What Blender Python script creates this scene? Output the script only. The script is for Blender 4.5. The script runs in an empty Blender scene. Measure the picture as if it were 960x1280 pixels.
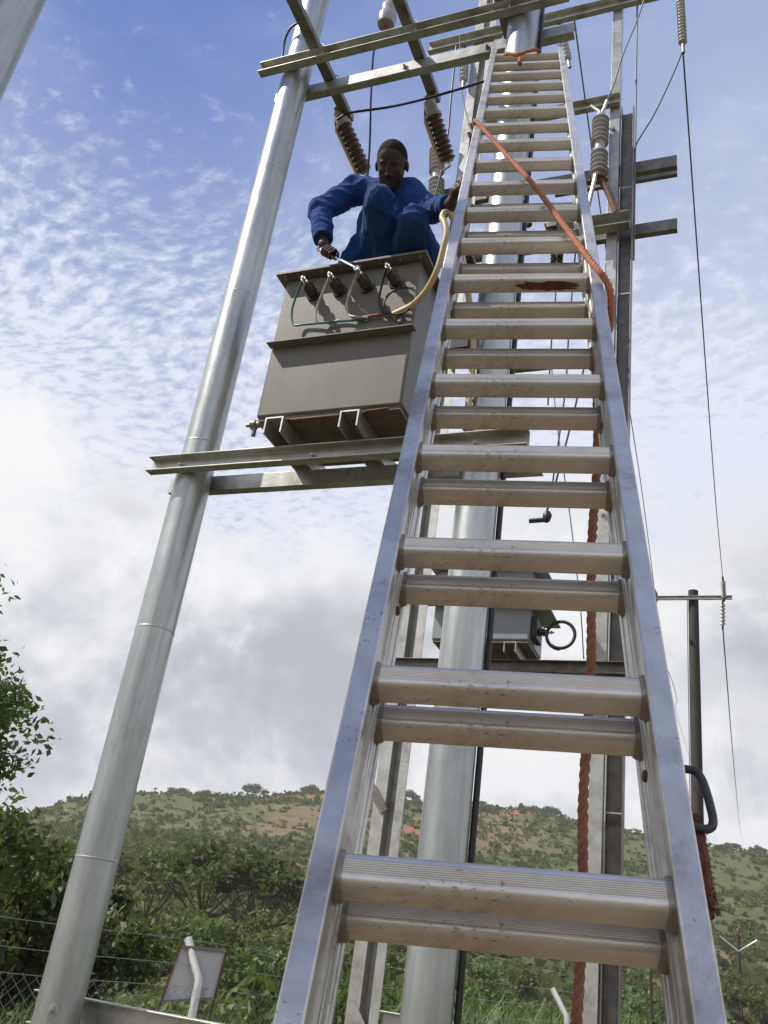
import bpy, math, random
import numpy as np
from mathutils import Vector, Matrix

random.seed(7)
rng = np.random.default_rng(7)
scn = bpy.context.scene
COL = scn.collection
R = math.radians

# ------------------------------------------------------------------ camera
cam_d = bpy.data.cameras.new('camera')
cam = bpy.data.objects.new('camera', cam_d)
COL.objects.link(cam)
CX = Vector((0.930, 0.344, 0.131)); CY = Vector((0.042, -0.454, 0.890)); CZ = Vector((0.366, -0.822, -0.437))
CZ.normalize(); CX = (CX - CZ * CX.dot(CZ)).normalized(); CY = CZ.cross(CX)
m = Matrix((CX, CY, CZ)).transposed().to_4x4()
m.translation = Vector((0, 0, 1.6))
cam.matrix_world = m
cam_d.sensor_fit = 'VERTICAL'
cam_d.sensor_height = 36.0
cam_d.lens = 36.0 * 1132.0 / 1280.0
cam_d.clip_start = 0.05
cam_d.clip_end = 6000
scn.camera = cam

# ------------------------------------------------------------------ sun, sky, exposure
SUN = Vector((-0.55, -0.32, 0.77)).normalized()
sun_d = bpy.data.lights.new('sun', 'SUN')
sun_d.energy = 4.2
sun_d.angle = R(0.55)
sun_d.color = (1.0, 0.94, 0.84)
sun = bpy.data.objects.new('sun', sun_d)
COL.objects.link(sun)
sun.rotation_euler = SUN.to_track_quat('Z', 'Y').to_euler()
sun.location = (-20, -20, 30)

scn.cycles.max_bounces = 6
scn.cycles.diffuse_bounces = 3
scn.cycles.glossy_bounces = 3
scn.cycles.transmission_bounces = 2
scn.cycles.transparent_max_bounces = 4
scn.cycles.caustics_reflective = False
scn.cycles.caustics_refractive = False
scn.view_settings.view_transform = 'Standard'
scn.view_settings.look = 'None'
scn.view_settings.exposure = 0.38
scn.view_settings.gamma = 1.0
scn.view_settings.use_curve_mapping = False

world = bpy.data.worlds.new('World')
scn.world = world
world.use_nodes = True


class NT:
    """small helper to wire node trees"""
    def __init__(s, tree):
        s.t = tree
        tree.nodes.clear()
    def n(s, typ, ins=None, **kw):
        nd = s.t.nodes.new(typ)
        for k, v in kw.items():
            setattr(nd, k, v)
        for k, v in (ins or {}).items():
            s.set(nd, k, v)
        return nd
    def set(s, nd, k, v):
        sock = nd.inputs[k]
        if isinstance(v, bpy.types.NodeSocket):
            s.t.links.new(v, sock)
        else:
            sock.default_value = v
    def math(s, op, a, b=None, c=None, clamp=False):
        nd = s.t.nodes.new('ShaderNodeMath'); nd.operation = op; nd.use_clamp = clamp
        for i, v in enumerate((a, b, c)):
            if v is not None:
                s.set(nd, i, v)
        return nd.outputs[0]
    def vmath(s, op, a, b=None):
        nd = s.t.nodes.new('ShaderNodeVectorMath'); nd.operation = op
        s.set(nd, 0, a)
        if b is not None:
            s.set(nd, 1, b)
        return nd.outputs[0]
    def noise(s, vec, scale, detail=4, rough=0.55, dist=0.0):
        nd = s.n('ShaderNodeTexNoise', {'Scale': scale, 'Detail': detail, 'Roughness': rough, 'Distortion': dist})
        if vec is not None:
            s.set(nd, 'Vector', vec)
        return nd.outputs['Fac']
    def ramp(s, fac, stops, interp='LINEAR'):
        nd = s.n('ShaderNodeValToRGB', {'Fac': fac})
        cr = nd.color_ramp; cr.interpolation = interp
        while len(cr.elements) < len(stops):
            cr.elements.new(0.5)
        for e, (p, c) in zip(cr.elements, stops):
            e.position = p
            e.color = (c, c, c, 1) if not hasattr(c, '__len__') else (*c[:3], 1)
        return nd.outputs['Color']
    def smooth(s, v, a, b):
        nd = s.n('ShaderNodeMapRange', {'Value': v, 'From Min': a, 'From Max': b, 'To Min': 0.0, 'To Max': 1.0}, interpolation_type='SMOOTHSTEP')
        return nd.outputs['Result']
    def mix(s, fac, a, b, blend='MIX'):
        nd = s.n('ShaderNodeMix', data_type='RGBA', blend_type=blend)
        s.set(nd, 0, fac)
        for k, v in ((6, a), (7, b)):
            if not isinstance(v, bpy.types.NodeSocket):
                v = (*v[:3], 1)
            s.set(nd, k, v)
        return nd.outputs[2]


def build_world():
    N = NT(world.node_tree)
    sky = N.n('ShaderNodeTexSky')
    sky.sky_type = 'NISHITA'
    sky.sun_disc = False
    sky.sun_elevation = math.asin(SUN.z)
    sky.sun_rotation = math.atan2(SUN.x, SUN.y)
    sky.air_density = 1.0
    sky.dust_density = 0.6
    sky.ozone_density = 2.2
    co = N.n('ShaderNodeTexCoord').outputs['Generated']
    sep = N.n('ShaderNodeSeparateXYZ', {'Vector': co})
    x, y, z = sep.outputs
    zz = N.math('MAXIMUM', z, 0.0)
    den = N.math('ADD', zz, 0.16)
    pl = N.n('ShaderNodeCombineXYZ', {'X': N.math('DIVIDE', x, den), 'Y': N.math('DIVIDE', y, den), 'Z': 0.0}).outputs[0]
    # thick cloud bank in the lower sky
    n1 = N.noise(co, 3.1, 3, 0.56, 0.3)
    n2 = N.noise(co, 6.5, 6, 0.62, 0.35)
    edge = N.math('ADD', z, N.math('MULTIPLY', N.math('SUBTRACT', n1, 0.5), -0.62))
    edge = N.math('ADD', edge, N.math('MULTIPLY', N.math('SUBTRACT', n2, 0.5), -0.22))
    bank = N.math('SUBTRACT', 1.0, N.smooth(edge, 0.36, 0.49))
    # high rippled cloud: small puffs and a thin veil
    pw = N.vmath('ADD', pl, N.vmath('MULTIPLY', N.n('ShaderNodeTexNoise', {'Vector': pl, 'Scale': 2.2, 'Detail': 1.0}).outputs['Color'], (0.16, 0.16, 0.0)))
    big = N.noise(N.vmath('ADD', pw, (4.3, 1.2, 0.0)), 1.5, 2, 0.55)
    rip = N.noise(N.n('ShaderNodeMapping', {'Vector': pw, 'Rotation': (0, 0, 0.5), 'Scale': (1.0, 1.5, 1.0)}).outputs[0], 31.0, 3, 0.60, 0.0)
    lowp = N.math('SUBTRACT', 1.0, N.smooth(z, 0.48, 0.84))
    side = N.smooth(N.math('ADD', N.math('MULTIPLY', x, 0.93), N.math('MULTIPLY', y, 0.34)), -0.45, 0.38)
    cover = N.math('ADD', N.math('MULTIPLY', lowp, 0.80), N.math('MULTIPLY', big, 0.34))
    mott = N.math('MULTIPLY', N.smooth(N.math('ADD', rip, N.math('MULTIPLY', cover, 0.55)), 0.72, 1.20), 0.66)
    veil = N.math('ADD', N.math('MULTIPLY', side, 0.44), N.math('MULTIPLY', lowp, 0.42))
    veil = N.math('ADD', veil, N.math('MULTIPLY', N.smooth(N.noise(pw, 3.5, 4, 0.65, 0.0), 0.42, 0.78), 0.16))
    hi = N.math('ADD', N.math('MULTIPLY', mott, N.math('SUBTRACT', 1.05, N.math('MULTIPLY', side, 0.5))), veil, clamp=True)
    # shading inside the bank: bright tops, grey bellies
    sh1 = n2
    shn = N.n('ShaderNodeMapping', {'Vector': co, 'Location': (3.1, 1.7, 0.4), 'Scale': (1.0, 1.0, 1.9)}).outputs[0]
    sh2 = N.noise(shn, 3.3, 4, 0.58, 0.2)
    cl = N.ramp(N.math('ADD', N.math('MULTIPLY', sh1, 0.50), N.math('MULTIPLY', sh2, 0.50)),
                [(0.41, (4.3, 4.5, 5.0)), (0.47, (5.5, 5.7, 6.15)), (0.51, (7.2, 7.35, 7.65)), (0.56, (9.0, 9.0, 9.05))])
    lit = N.math('MULTIPLY', N.smooth(edge, 0.27, 0.40), 0.70)
    cl = N.mix(lit, cl, (8.7, 8.75, 8.85))
    blue = N.mix(0.84, sky.outputs['Color'], (0.40, 1.42, 4.9))
    skyc = N.mix(hi, blue, (7.2, 7.6, 8.7))
    skyc = N.mix(bank, skyc, cl)
    bg = N.n('ShaderNodeBackground', {'Color': skyc, 'Strength': 0.084})
    out = N.n('ShaderNodeOutputWorld', {'Surface': bg.outputs[0]})


build_world()

# ------------------------------------------------------------------ materials
def material(name, c1, c2=None, rough=0.5, metal=0.0, scale=8.0, stretch=(1, 1, 1), rvar=0.12, bump=0.0, bscale=60.0,
             dirt=None, dirt_amt=0.0, spec=0.5, sheen=0.0, coord='Object', island=0.0, trans=0.0, specks=0.0, streak=0.0):
    mt = bpy.data.materials.new(name)
    mt.use_nodes = True
    N = NT(mt.node_tree)
    co = N.n('ShaderNodeTexCoord').outputs[coord]
    mp = N.n('ShaderNodeMapping', {'Vector': co, 'Scale': stretch}).outputs[0]
    f = N.noise(mp, scale, 6, 0.62, 0.3)
    c2 = c2 or tuple(v * 0.75 for v in c1)
    col = N.mix(N.smooth(f, 0.30, 0.70), c1, c2)
    if dirt is not None:
        df = N.noise(mp, scale * 0.37, 7, 0.7, 0.6)
        col = N.mix(N.math('MULTIPLY', N.smooth(df, 0.50, 0.68), dirt_amt), col, dirt)
    if streak > 0:
        st = N.noise(N.n('ShaderNodeMapping', {'Vector': co, 'Scale': (14.0, 14.0, 0.7)}).outputs[0], 2.0, 5, 0.6, 0.2)
        col = N.mix(N.math('MULTIPLY', N.smooth(st, 0.42, 0.68), streak), col, tuple(v * 0.55 for v in c1))
    if specks > 0:
        sf = N.noise(mp, 170.0, 2, 0.5)
        sm_ = N.noise(mp, 9.0, 3, 0.6)
        col = N.mix(N.math('MULTIPLY', N.smooth(N.math('ADD', sf, N.math('MULTIPLY', sm_, 0.75)), 1.08, 1.15), specks), col, (0.05, 0.04, 0.035))
    if island > 0:
        rp = N.n('ShaderNodeNewGeometry').outputs['Random Per Island']
        hs = N.n('ShaderNodeHueSaturation', {'Color': col, 'Value': N.math('ADD', N.math('MULTIPLY', rp, island), 1.0 - island * 0.5),
                                             'Hue': N.math('ADD', N.math('MULTIPLY', rp, 0.06), 0.47)})
        col = hs.outputs[0]
    rg = N.math('ADD', N.math('MULTIPLY', N.math('SUBTRACT', N.noise(mp, scale * 2.3, 5, 0.6), 0.5), rvar * 2), rough, clamp=True)
    b = N.n('ShaderNodeBsdfPrincipled', {'Base Color': col, 'Metallic': metal, 'Roughness': rg, 'Specular IOR Level': spec})
    if sheen:
        N.set(b, 'Sheen Weight', sheen)
    if bump > 0:
        bn = N.n('ShaderNodeBump', {'Height': N.noise(mp, bscale, 5, 0.6), 'Strength': bump, 'Distance': 0.01})
        N.set(b, 'Normal', bn.outputs[0])
    sh = b.outputs[0]
    if trans > 0:
        tr = N.n('ShaderNodeBsdfTranslucent', {'Color': N.mix(0.5, col, (0.20, 0.28, 0.04))})
        sh = N.n('ShaderNodeMixShader', {0: trans, 1: sh, 2: tr.outputs[0]}).outputs[0]
    N.n('ShaderNodeOutputMaterial', {'Surface': sh})
    return mt


M = {}
M['pole'] = material('galvanised_pole_steel', (0.516, 0.546, 0.534), (0.396, 0.42, 0.414), 0.36, 0.80, 7.0, (1, 1, 0.35), 0.14, 0.10, 60, (0.25, 0.265, 0.25), 0.6, specks=0.12, streak=0.45)
M['galv'] = material('galvanised_channel_steel', (0.552, 0.552, 0.516), (0.408, 0.408, 0.378), 0.42, 0.65, 9.0, (1, 1, 1), 0.12, 0.08, 70, (0.25, 0.225, 0.185), 0.65)
M['galv_old'] = material('weathered_channel_steel', (0.26, 0.25, 0.235), (0.17, 0.16, 0.145), 0.5, 0.55, 9.0, (1, 1, 1), 0.10, 0.08, 70, (0.13, 0.09, 0.07), 0.7)
M['alu'] = material('worn_ladder_aluminium', (0.70, 0.685, 0.65), (0.52, 0.51, 0.485), 0.40, 0.74, 10.0, (1, 1, 1), 0.16, 0.06, 80, (0.30, 0.275, 0.245), 0.8, specks=0.4)
M['rung'] = material('scuffed_rung_aluminium', (0.74, 0.72, 0.67), (0.60, 0.58, 0.535), 0.38, 0.70, 14.0, (0.5, 1, 1), 0.14, 0.06, 80, (0.26, 0.205, 0.15), 0.75, specks=0.5)
M['collar'] = material('oxidised_rung_collar', (0.44, 0.41, 0.37), (0.30, 0.26, 0.22), 0.5, 0.7, 40.0)
M['redsoil'] = material('red_soil_smear', (0.12, 0.035, 0.022), (0.17, 0.08, 0.05), 0.9, 0.0, 40.0, bump=0.4)
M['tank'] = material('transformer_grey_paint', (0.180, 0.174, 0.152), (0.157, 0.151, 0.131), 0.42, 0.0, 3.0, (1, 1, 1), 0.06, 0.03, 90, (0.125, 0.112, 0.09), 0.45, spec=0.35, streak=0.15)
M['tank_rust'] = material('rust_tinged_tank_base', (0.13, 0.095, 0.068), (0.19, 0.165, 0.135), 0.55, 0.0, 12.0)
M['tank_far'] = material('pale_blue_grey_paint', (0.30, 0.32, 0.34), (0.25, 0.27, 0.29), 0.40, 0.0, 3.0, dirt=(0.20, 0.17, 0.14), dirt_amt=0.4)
M['bush'] = material('dark_brown_porcelain', (0.035, 0.025, 0.022), (0.05, 0.035, 0.03), 0.22, 0.0, 20.0)
M['brown_ins'] = material('brown_cutout_porcelain', (0.10, 0.055, 0.04), (0.07, 0.04, 0.03), 0.35, 0.0, 20.0)
M['grey_ins'] = material('grey_porcelain', (0.42, 0.41, 0.42), (0.34, 0.33, 0.34), 0.35, 0.0, 14.0, dirt=(0.28, 0.24, 0.20), dirt_amt=0.5)
M['brass'] = material('tinned_terminal', (0.62, 0.60, 0.56), (0.48, 0.45, 0.40), 0.3, 0.9, 30.0)
M['rust'] = material('rusty_iron', (0.20, 0.10, 0.06), (0.10, 0.05, 0.035), 0.8, 0.1, 25.0, bump=0.3)
M['black'] = material('black_cable_sheath', (0.012, 0.012, 0.014), (0.025, 0.024, 0.024), 0.45, 0.0, 20.0)
M['cream_cable'] = material('cream_cable_sheath', (0.598, 0.46, 0.276), (0.506, 0.3795, 0.23), 0.45, 0.0, 20.0)
M['green_wire'] = material('green_insulated_wire', (0.02, 0.14, 0.13), (0.03, 0.17, 0.14), 0.4)
M['white_wire'] = material('pale_insulated_wire', (0.50, 0.48, 0.43), (0.42, 0.40, 0.36), 0.4)
M['red_wire'] = material('red_insulated_wire', (0.28, 0.05, 0.04), (0.24, 0.06, 0.05), 0.4)
M['blue'] = material('blue_coverall_cotton', (0.014, 0.062, 0.235), (0.010, 0.046, 0.18), 0.9, 0.0, 7.0, bump=0.35, bscale=130, spec=0.15, sheen=0.05, dirt=(0.03, 0.06, 0.14), dirt_amt=0.5)
M['skin'] = material('dark_skin', (0.0552, 0.03105, 0.023), (0.0437, 0.02415, 0.0184), 0.55, 0.0, 14.0, bump=0.05, bscale=220, spec=0.3)
M['hair'] = material('short_black_hair', (0.016, 0.011, 0.010), (0.022, 0.015, 0.013), 0.85, 0.0, 90.0, bump=0.5, bscale=260, spec=0.15)
M['shoe'] = material('black_boot_leather', (0.015, 0.014, 0.014), None, 0.5)
M['steel'] = material('chrome_spanner', (0.70, 0.70, 0.70), (0.6, 0.6, 0.6), 0.22, 1.0, 30.0)
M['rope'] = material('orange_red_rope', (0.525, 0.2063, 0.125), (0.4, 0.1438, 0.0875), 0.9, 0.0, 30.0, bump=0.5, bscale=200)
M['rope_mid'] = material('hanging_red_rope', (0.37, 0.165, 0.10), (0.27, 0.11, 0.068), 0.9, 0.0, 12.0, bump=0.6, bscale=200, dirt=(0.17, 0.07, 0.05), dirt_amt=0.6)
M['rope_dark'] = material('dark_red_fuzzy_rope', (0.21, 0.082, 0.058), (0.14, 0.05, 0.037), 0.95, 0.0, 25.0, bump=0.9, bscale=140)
M['handle'] = material('dark_grey_tube', (0.055, 0.058, 0.062), (0.04, 0.042, 0.045), 0.5, 0.2, 20.0)
M['wood'] = material('weathered_pole_timber', (0.055, 0.045, 0.038), (0.035, 0.029, 0.026), 0.85, 0.0, 6.0, (6, 6, 0.5), bump=0.4)
M['wire'] = material('aluminium_conductor', (0.16, 0.16, 0.165), None, 0.55, 0.5)
M['white_tube'] = material('white_fence_tube', (0.72, 0.72, 0.70), (0.60, 0.60, 0.57), 0.4, 0.1, 12.0)
M['fence_wire'] = material('fence_wire', (0.36, 0.36, 0.35), (0.24, 0.24, 0.235), 0.5, 0.3, 20.0)
M['board'] = material('unpainted_sign_back', (0.62, 0.62, 0.62), (0.52, 0.52, 0.52), 0.6, 0.1, 6.0)
M['bark'] = material('tree_bark', (0.11, 0.085, 0.06), (0.06, 0.045, 0.035), 0.95, 0.0, 10.0, bump=0.5)
M['leaf_near'] = material('broad_green_leaves', (0.092, 0.150, 0.030), (0.064, 0.112, 0.024), 0.55, 0.0, 1.2, island=0.9, trans=0.30)
M['leaf_dark'] = material('dark_green_leaves', (0.086, 0.102, 0.024), (0.056, 0.074, 0.019), 0.6, 0.0, 0.6, island=0.9, trans=0.30)
M['leaf_mid'] = material('olive_green_leaves', (0.140, 0.146, 0.036), (0.100, 0.110, 0.030), 0.65, 0.0, 0.3, island=0.8, trans=0.36)
M['leaf_bright'] = material('bright_green_leaves', (0.104, 0.1625, 0.0338), (0.0754, 0.1274, 0.0286), 0.6, 0.0, 0.5, island=0.7, trans=0.3)
M['leaf_far'] = material('hillside_leaves', (0.1092, 0.1176, 0.0476), (0.084, 0.0924, 0.0392), 0.8, 0.0, 0.05, island=0.5, trans=0.35, spec=0.1)
M['hut'] = material('far_house_plaster', (0.62, 0.52, 0.38), (0.5, 0.42, 0.3), 0.8, 0.0, 1.0)
M['tin'] = material('far_house_roof', (0.35, 0.30, 0.27), None, 0.6, 0.2)

# ------------------------------------------------------------------ mesh helpers
def rot_to(axis):
    """matrix whose columns are two normals and the axis"""
    a = np.asarray(axis, float); a = a / np.linalg.norm(a)
    h = np.array([0, 0, 1.0]) if abs(a[2]) < 0.9 else np.array([0, 1.0, 0])
    u = np.cross(h, a); u /= np.linalg.norm(u)
    return np.stack([u, np.cross(a, u), a], 1)


def box(lo, hi):
    x0, y0, z0 = lo; x1, y1, z1 = hi
    V = [(x0, y0, z0), (x1, y0, z0), (x1, y1, z0), (x0, y1, z0), (x0, y0, z1), (x1, y0, z1), (x1, y1, z1), (x0, y1, z1)]
    F = [(0, 3, 2, 1), (4, 5, 6, 7), (0, 1, 5, 4), (1, 2, 6, 5), (2, 3, 7, 6), (3, 0, 4, 7)]
    return V, F


def obox(c, half, ax):
    """oriented box: centre, half sizes, three axes"""
    V, F = box((-half[0], -half[1], -half[2]), half)
    A = np.array([np.asarray(a, float) for a in ax])
    return [tuple(np.asarray(c) + np.asarray(v) @ A) for v in V], F


def extrude(prof, p0, p1, ux, uy):
    """closed 2-D profile swept straight from p0 to p1"""
    p0 = np.asarray(p0, float); p1 = np.asarray(p1, float); ux = np.asarray(ux, float); uy = np.asarray(uy, float)
    n = len(prof)
    V = [tuple(p0 + ux * a + uy * b) for a, b in prof] + [tuple(p1 + ux * a + uy * b) for a, b in prof]
    area = sum(prof[i][0] * prof[(i + 1) % n][1] - prof[(i + 1) % n][0] * prof[i][1] for i in range(n))
    flip = (area > 0) != (np.dot(np.cross(ux, uy), p1 - p0) > 0)
    F = [(i, (i + 1) % n, n + (i + 1) % n, n + i) for i in range(n)] + [tuple(range(n - 1, -1, -1)), tuple(range(n, 2 * n))]
    if flip:
        F = [tuple(reversed(f)) for f in F]
    return V, F


def c_prof(b, h, t):
    return [(0, 0), (b, 0), (b, t), (t, t), (t, h - t), (b, h - t), (b, h), (0, h)]


def i_prof(b, h, t):
    c = b / 2
    return [(0, 0), (b, 0), (b, t), (c + t / 2, t), (c + t / 2, h - t), (b, h - t), (b, h), (0, h), (0, h - t), (c - t / 2, h - t), (c - t / 2, t), (0, t)]


def rrect(a, b, r, k=4):
    P = []
    for cx, cy, s in ((a / 2 - r, b / 2 - r, 0), (-a / 2 + r, b / 2 - r, 90), (-a / 2 + r, -b / 2 + r, 180), (a / 2 - r, -b / 2 + r, 270)):
        for i in range(k + 1):
            th = R(s + 90 * i / k)
            P.append((cx + r * math.cos(th), cy + r * math.sin(th)))
    return P


def tube(path, r, sides=8, cap=True):
    P = np.asarray(path, float); n = len(P)
    rr = np.full(n, r) if np.isscalar(r) else np.asarray(r, float)
    T = np.gradient(P, axis=0); T /= np.maximum(np.linalg.norm(T, axis=1, keepdims=True), 1e-9)
    B = rot_to(T[0]); u = B[:, 0]
    V = []
    for i in range(n):
        u = u - T[i] * np.dot(u, T[i]); u /= np.linalg.norm(u)
        w = np.cross(T[i], u)
        for k in range(sides):
            a = 2 * math.pi * k / sides
            V.append(tuple(P[i] + rr[i] * (math.cos(a) * u + math.sin(a) * w)))
    F = []
    for i in range(n - 1):
        for k in range(sides):
            k2 = (k + 1) % sides
            F.append((i * sides + k, i * sides + k2, (i + 1) * sides + k2, (i + 1) * sides + k))
    if cap:
        F.append(tuple(range(sides - 1, -1, -1))); F.append(tuple((n - 1) * sides + k for k in range(sides)))
    return V, F


def spline(pts, n=10):
    """Catmull-Rom through the points"""
    P = np.asarray(pts, float); Q = np.vstack([2 * P[0] - P[1], P, 2 * P[-1] - P[-2]])
    out = []
    for i in range(1, len(Q) - 2):
        for t in np.linspace(0, 1, n, endpoint=False):
            a, b, c, d = Q[i - 1], Q[i], Q[i + 1], Q[i + 2]
            out.append(0.5 * (2 * b + (c - a) * t + (2 * a - 5 * b + 4 * c - d) * t * t + (3 * b - a - 3 * c + d) * t ** 3))
    out.append(Q[-2])
    return np.array(out)


def lathe(prof, o, axis, sides=20):
    """(radius, height) profile turned about an axis from o"""
    B = rot_to(axis); o = np.asarray(o, float); V = []; n = len(prof)
    for r, h in prof:
        for k in range(sides):
            a = 2 * math.pi * k / sides
            V.append(tuple(o + B @ np.array([r * math.cos(a), r * math.sin(a), h])))
    F = []
    for i in range(n - 1):
        for k in range(sides):
            k2 = (k + 1) % sides
            F.append((i * sides + k, i * sides + k2, (i + 1) * sides + k2, (i + 1) * sides + k))
    F.append(tuple(range(sides - 1, -1, -1))); F.append(tuple((n - 1) * sides + k for k in range(sides)))
    return V, F


def make_mesh(name, shapes, mat, smooth=40, bevel=0):
    V = []; F = []
    for v, f in shapes:
        o = len(V); V.extend(v); F.extend(tuple(i + o for i in q) for q in f)
    me = bpy.data.meshes.new(name)
    me.from_pydata(V, [], F)
    me.materials.append(M[mat] if isinstance(mat, str) else mat)
    if smooth:
        me.polygons.foreach_set('use_smooth', [True] * len(me.polygons))
        me.set_sharp_from_angle(angle=R(smooth))
    me.update()
    return me


def link(o, parent=None):
    COL.objects.link(o)
    if parent is not None:
        o.parent = parent
        o.matrix_parent_inverse = Matrix.Identity(4)
        o.matrix_basis = o.matrix_basis
    return o


def origin_of(parent):
    p = Vector((0, 0, 0))
    while parent is not None:
        p += parent.location
        parent = parent.parent
    return p


def part(name, shapes, mat, parent=None, smooth=40, bevel=0.0, loc=None):
    """one mesh object; shapes in world coordinates; origin at the parent's base or at loc"""
    base = origin_of(parent)
    off = base if loc is None else Vector(loc)
    sh = [([(v[0] - off.x, v[1] - off.y, v[2] - off.z) for v in vs], f) for vs, f in shapes]
    me = make_mesh(name, sh, mat, smooth)
    o = bpy.data.objects.new(name, me)
    link(o, parent)
    o.location = off - base
    if bevel:
        b = o.modifiers.new('edge', 'BEVEL'); b.width = bevel; b.segments = 2; b.limit_method = 'ANGLE'; b.angle_limit = R(40)
    return o


def tag(o, label, cat, group=None):
    o['label'] = label; o['category'] = cat
    if group:
        o['group'] = group
    return o


def thing(name, label, cat, loc=(0, 0, 0), group=None):
    o = bpy.data.objects.new(name, None)
    o.empty_display_size = 0.1
    COL.objects.link(o)
    o.location = loc
    return tag(o, label, cat, group)


def single(name, shapes, mat, label, cat, loc, group=None, smooth=40, bevel=0.0):
    o = part(name, shapes, mat, None, smooth, bevel, loc)
    return tag(o, label, cat, group)


def copy_tree(o, parent=None, loc=None, rotz=None, scale=None, label=None):
    c = o.copy()
    COL.objects.link(c)
    c.parent = parent
    if loc is not None:
        c.location = loc
    if rotz is not None:
        c.rotation_euler = (0, 0, rotz)
    if scale is not None:
        c.scale = scale if hasattr(scale, '__len__') else (scale,) * 3
    if label:
        c['label'] = label
    for ch in list(o.children):
        copy_tree(ch, c)
    return c

# ------------------------------------------------------------------ terrain
AZ0 = R(-22)
FX, FY = math.sin(AZ0), math.cos(AZ0)
RIDGE_Q = [-900, -420, -246, -146, -114, -91, -73, -54, -22, 20, 43, 75, 104, 127, 159, 235, 450, 900]
RIDGE_Z = [18, 27, 29, 22, 25, 37, 42, 46, 51, 54, 53.5, 54, 54, 52.5, 53, 54, 57, 42]


def sm(t):
    t = np.clip(t, 0, 1)
    return t * t * (3 - 2 * t)


def vnoise(x, y, s, seed):
    """smooth value noise"""
    x = np.asarray(x, float) / s; y = np.asarray(y, float) / s
    xi = np.floor(x).astype(np.int64); yi = np.floor(y).astype(np.int64)
    fx = sm(x - xi); fy = sm(y - yi)
    def h(a, b):
        v = np.sin(a * 127.1 + b * 311.7 + seed * 74.7) * 43758.5453
        return v - np.floor(v)
    return (h(xi, yi) * (1 - fx) + h(xi + 1, yi) * fx) * (1 - fy) + (h(xi, yi + 1) * (1 - fx) + h(xi + 1, yi + 1) * fx) * fy


def ground_z(x, y):
    x = np.asarray(x, float); y = np.asarray(y, float)
    s = x * FX + y * FY; q = x * FY - y * FX
    r = np.hypot(x, y)
    z = -0.6 * sm((r - 4.6) / 2.0) - 1.2 * sm((r - 18) / 40)
    H = np.interp(q, RIDGE_Q, RIDGE_Z)
    t = sm((s - 62) / 318) * 0.72 + np.clip((s - 62) / 318, 0, 1) * 0.28
    far = 1 - 0.35 * sm((s - 400) / 500)
    z = z + (H + 1.8) * t * far
    amp = sm((s - 80) / 120) * (1 - 0.7 * sm((s - 300) / 60))
    z = z + amp * ((vnoise(x, y, 60, 1) - 0.5) * 9 + (vnoise(x, y, 23, 2) - 0.5) * 3.5)
    z = z + 0.10 * (vnoise(x, y, 3.0, 3) - 0.5) * sm((r - 3) / 3)
    return z


def build_ground():
    n = 300; k = 6.2; L = 3200.0
    u = np.linspace(-1, 1, n)
    g = L * np.sinh(k * u) / math.sinh(k)
    X, Y = np.meshgrid(g, g, indexing='ij')
    # lattice turned to look along the valley
    x = X * FY + Y * FX; y = -X * FX + Y * FY
    z = ground_z(x, y)
    V = np.stack([x.ravel(), y.ravel(), z.ravel()], 1)
    i = np.arange(n - 1)
    A, B = np.meshgrid(i, i, indexing='ij')
    a = (A * n + B).ravel()
    F = np.stack([a, a + n, a + n + 1, a + 1], 1)
    me = bpy.data.meshes.new('ground')
    me.from_pydata(V.tolist(), [], F.tolist())
    me.polygons.foreach_set('use_smooth', [True] * len(me.polygons))
    mt = bpy.data.materials.new('soil_and_grass'); mt.use_nodes = True
    N = NT(mt.node_tree)
    co = N.n('ShaderNodeTexCoord').outputs['Object']
    sp = N.n('ShaderNodeSeparateXYZ', {'Vector': co}).outputs
    rad = N.math('SQRT', N.math('ADD', N.math('MULTIPLY', sp[0], sp[0]), N.math('MULTIPLY', sp[1], sp[1])))
    soil = N.mix(N.noise(co, 3.0, 8, 0.7), (0.195, 0.148, 0.092), (0.132, 0.100, 0.064))
    soil = N.mix(N.smooth(N.noise(co, 40.0, 5, 0.7), 0.45, 0.7), soil, (0.221, 0.176, 0.137))
    n1 = N.noise(co, 0.011, 8, 0.60, 0.4); n2 = N.noise(co, 0.09, 8, 0.68, 0.3); n3 = N.noise(co, 0.55, 6, 0.7)
    grass = N.mix(n2, (0.081, 0.096, 0.035), (0.123, 0.126, 0.052))
    dry = N.mix(n3, (0.162, 0.116, 0.068), (0.203, 0.154, 0.090))
    veg = N.mix(N.smooth(N.math('ADD', N.math('MULTIPLY', n1, 0.6), N.math('MULTIPLY', n2, 0.4)), 0.49, 0.60), grass, dry)
    bare = N.noise(N.n('ShaderNodeMapping', {'Vector': co, 'Location': (37, 11, 0)}).outputs[0], 0.035, 6, 0.6, 0.6)
    veg = N.mix(N.smooth(bare, 0.585, 0.63), veg, (0.286, 0.120, 0.065))
    veg = N.mix(N.math('MULTIPLY', N.smooth(n3, 0.5, 0.72), 0.45), veg, (0.049, 0.068, 0.023))
    col = N.mix(N.smooth(N.math('ADD', rad, N.math('MULTIPLY', n3, 3.0)), 6.5, 9.5), soil, veg)
    bmp = N.n('ShaderNodeBump', {'Height': N.noise(co, 1.3, 8, 0.7), 'Strength': 0.5, 'Distance': 0.3})
    b = N.n('ShaderNodeBsdfPrincipled', {'Base Color': col, 'Roughness': 0.95, 'Specular IOR Level': 0.1, 'Normal': bmp.outputs[0]})
    N.n('ShaderNodeOutputMaterial', {'Surface': b.outputs[0]})
    me.materials.append(mt)
    o = bpy.data.objects.new('ground', me)
    COL.objects.link(o)
    o['kind'] = 'structure'
    o['label'] = 'red brown yard soil running out to a green and brown hillside'


build_ground()


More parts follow.
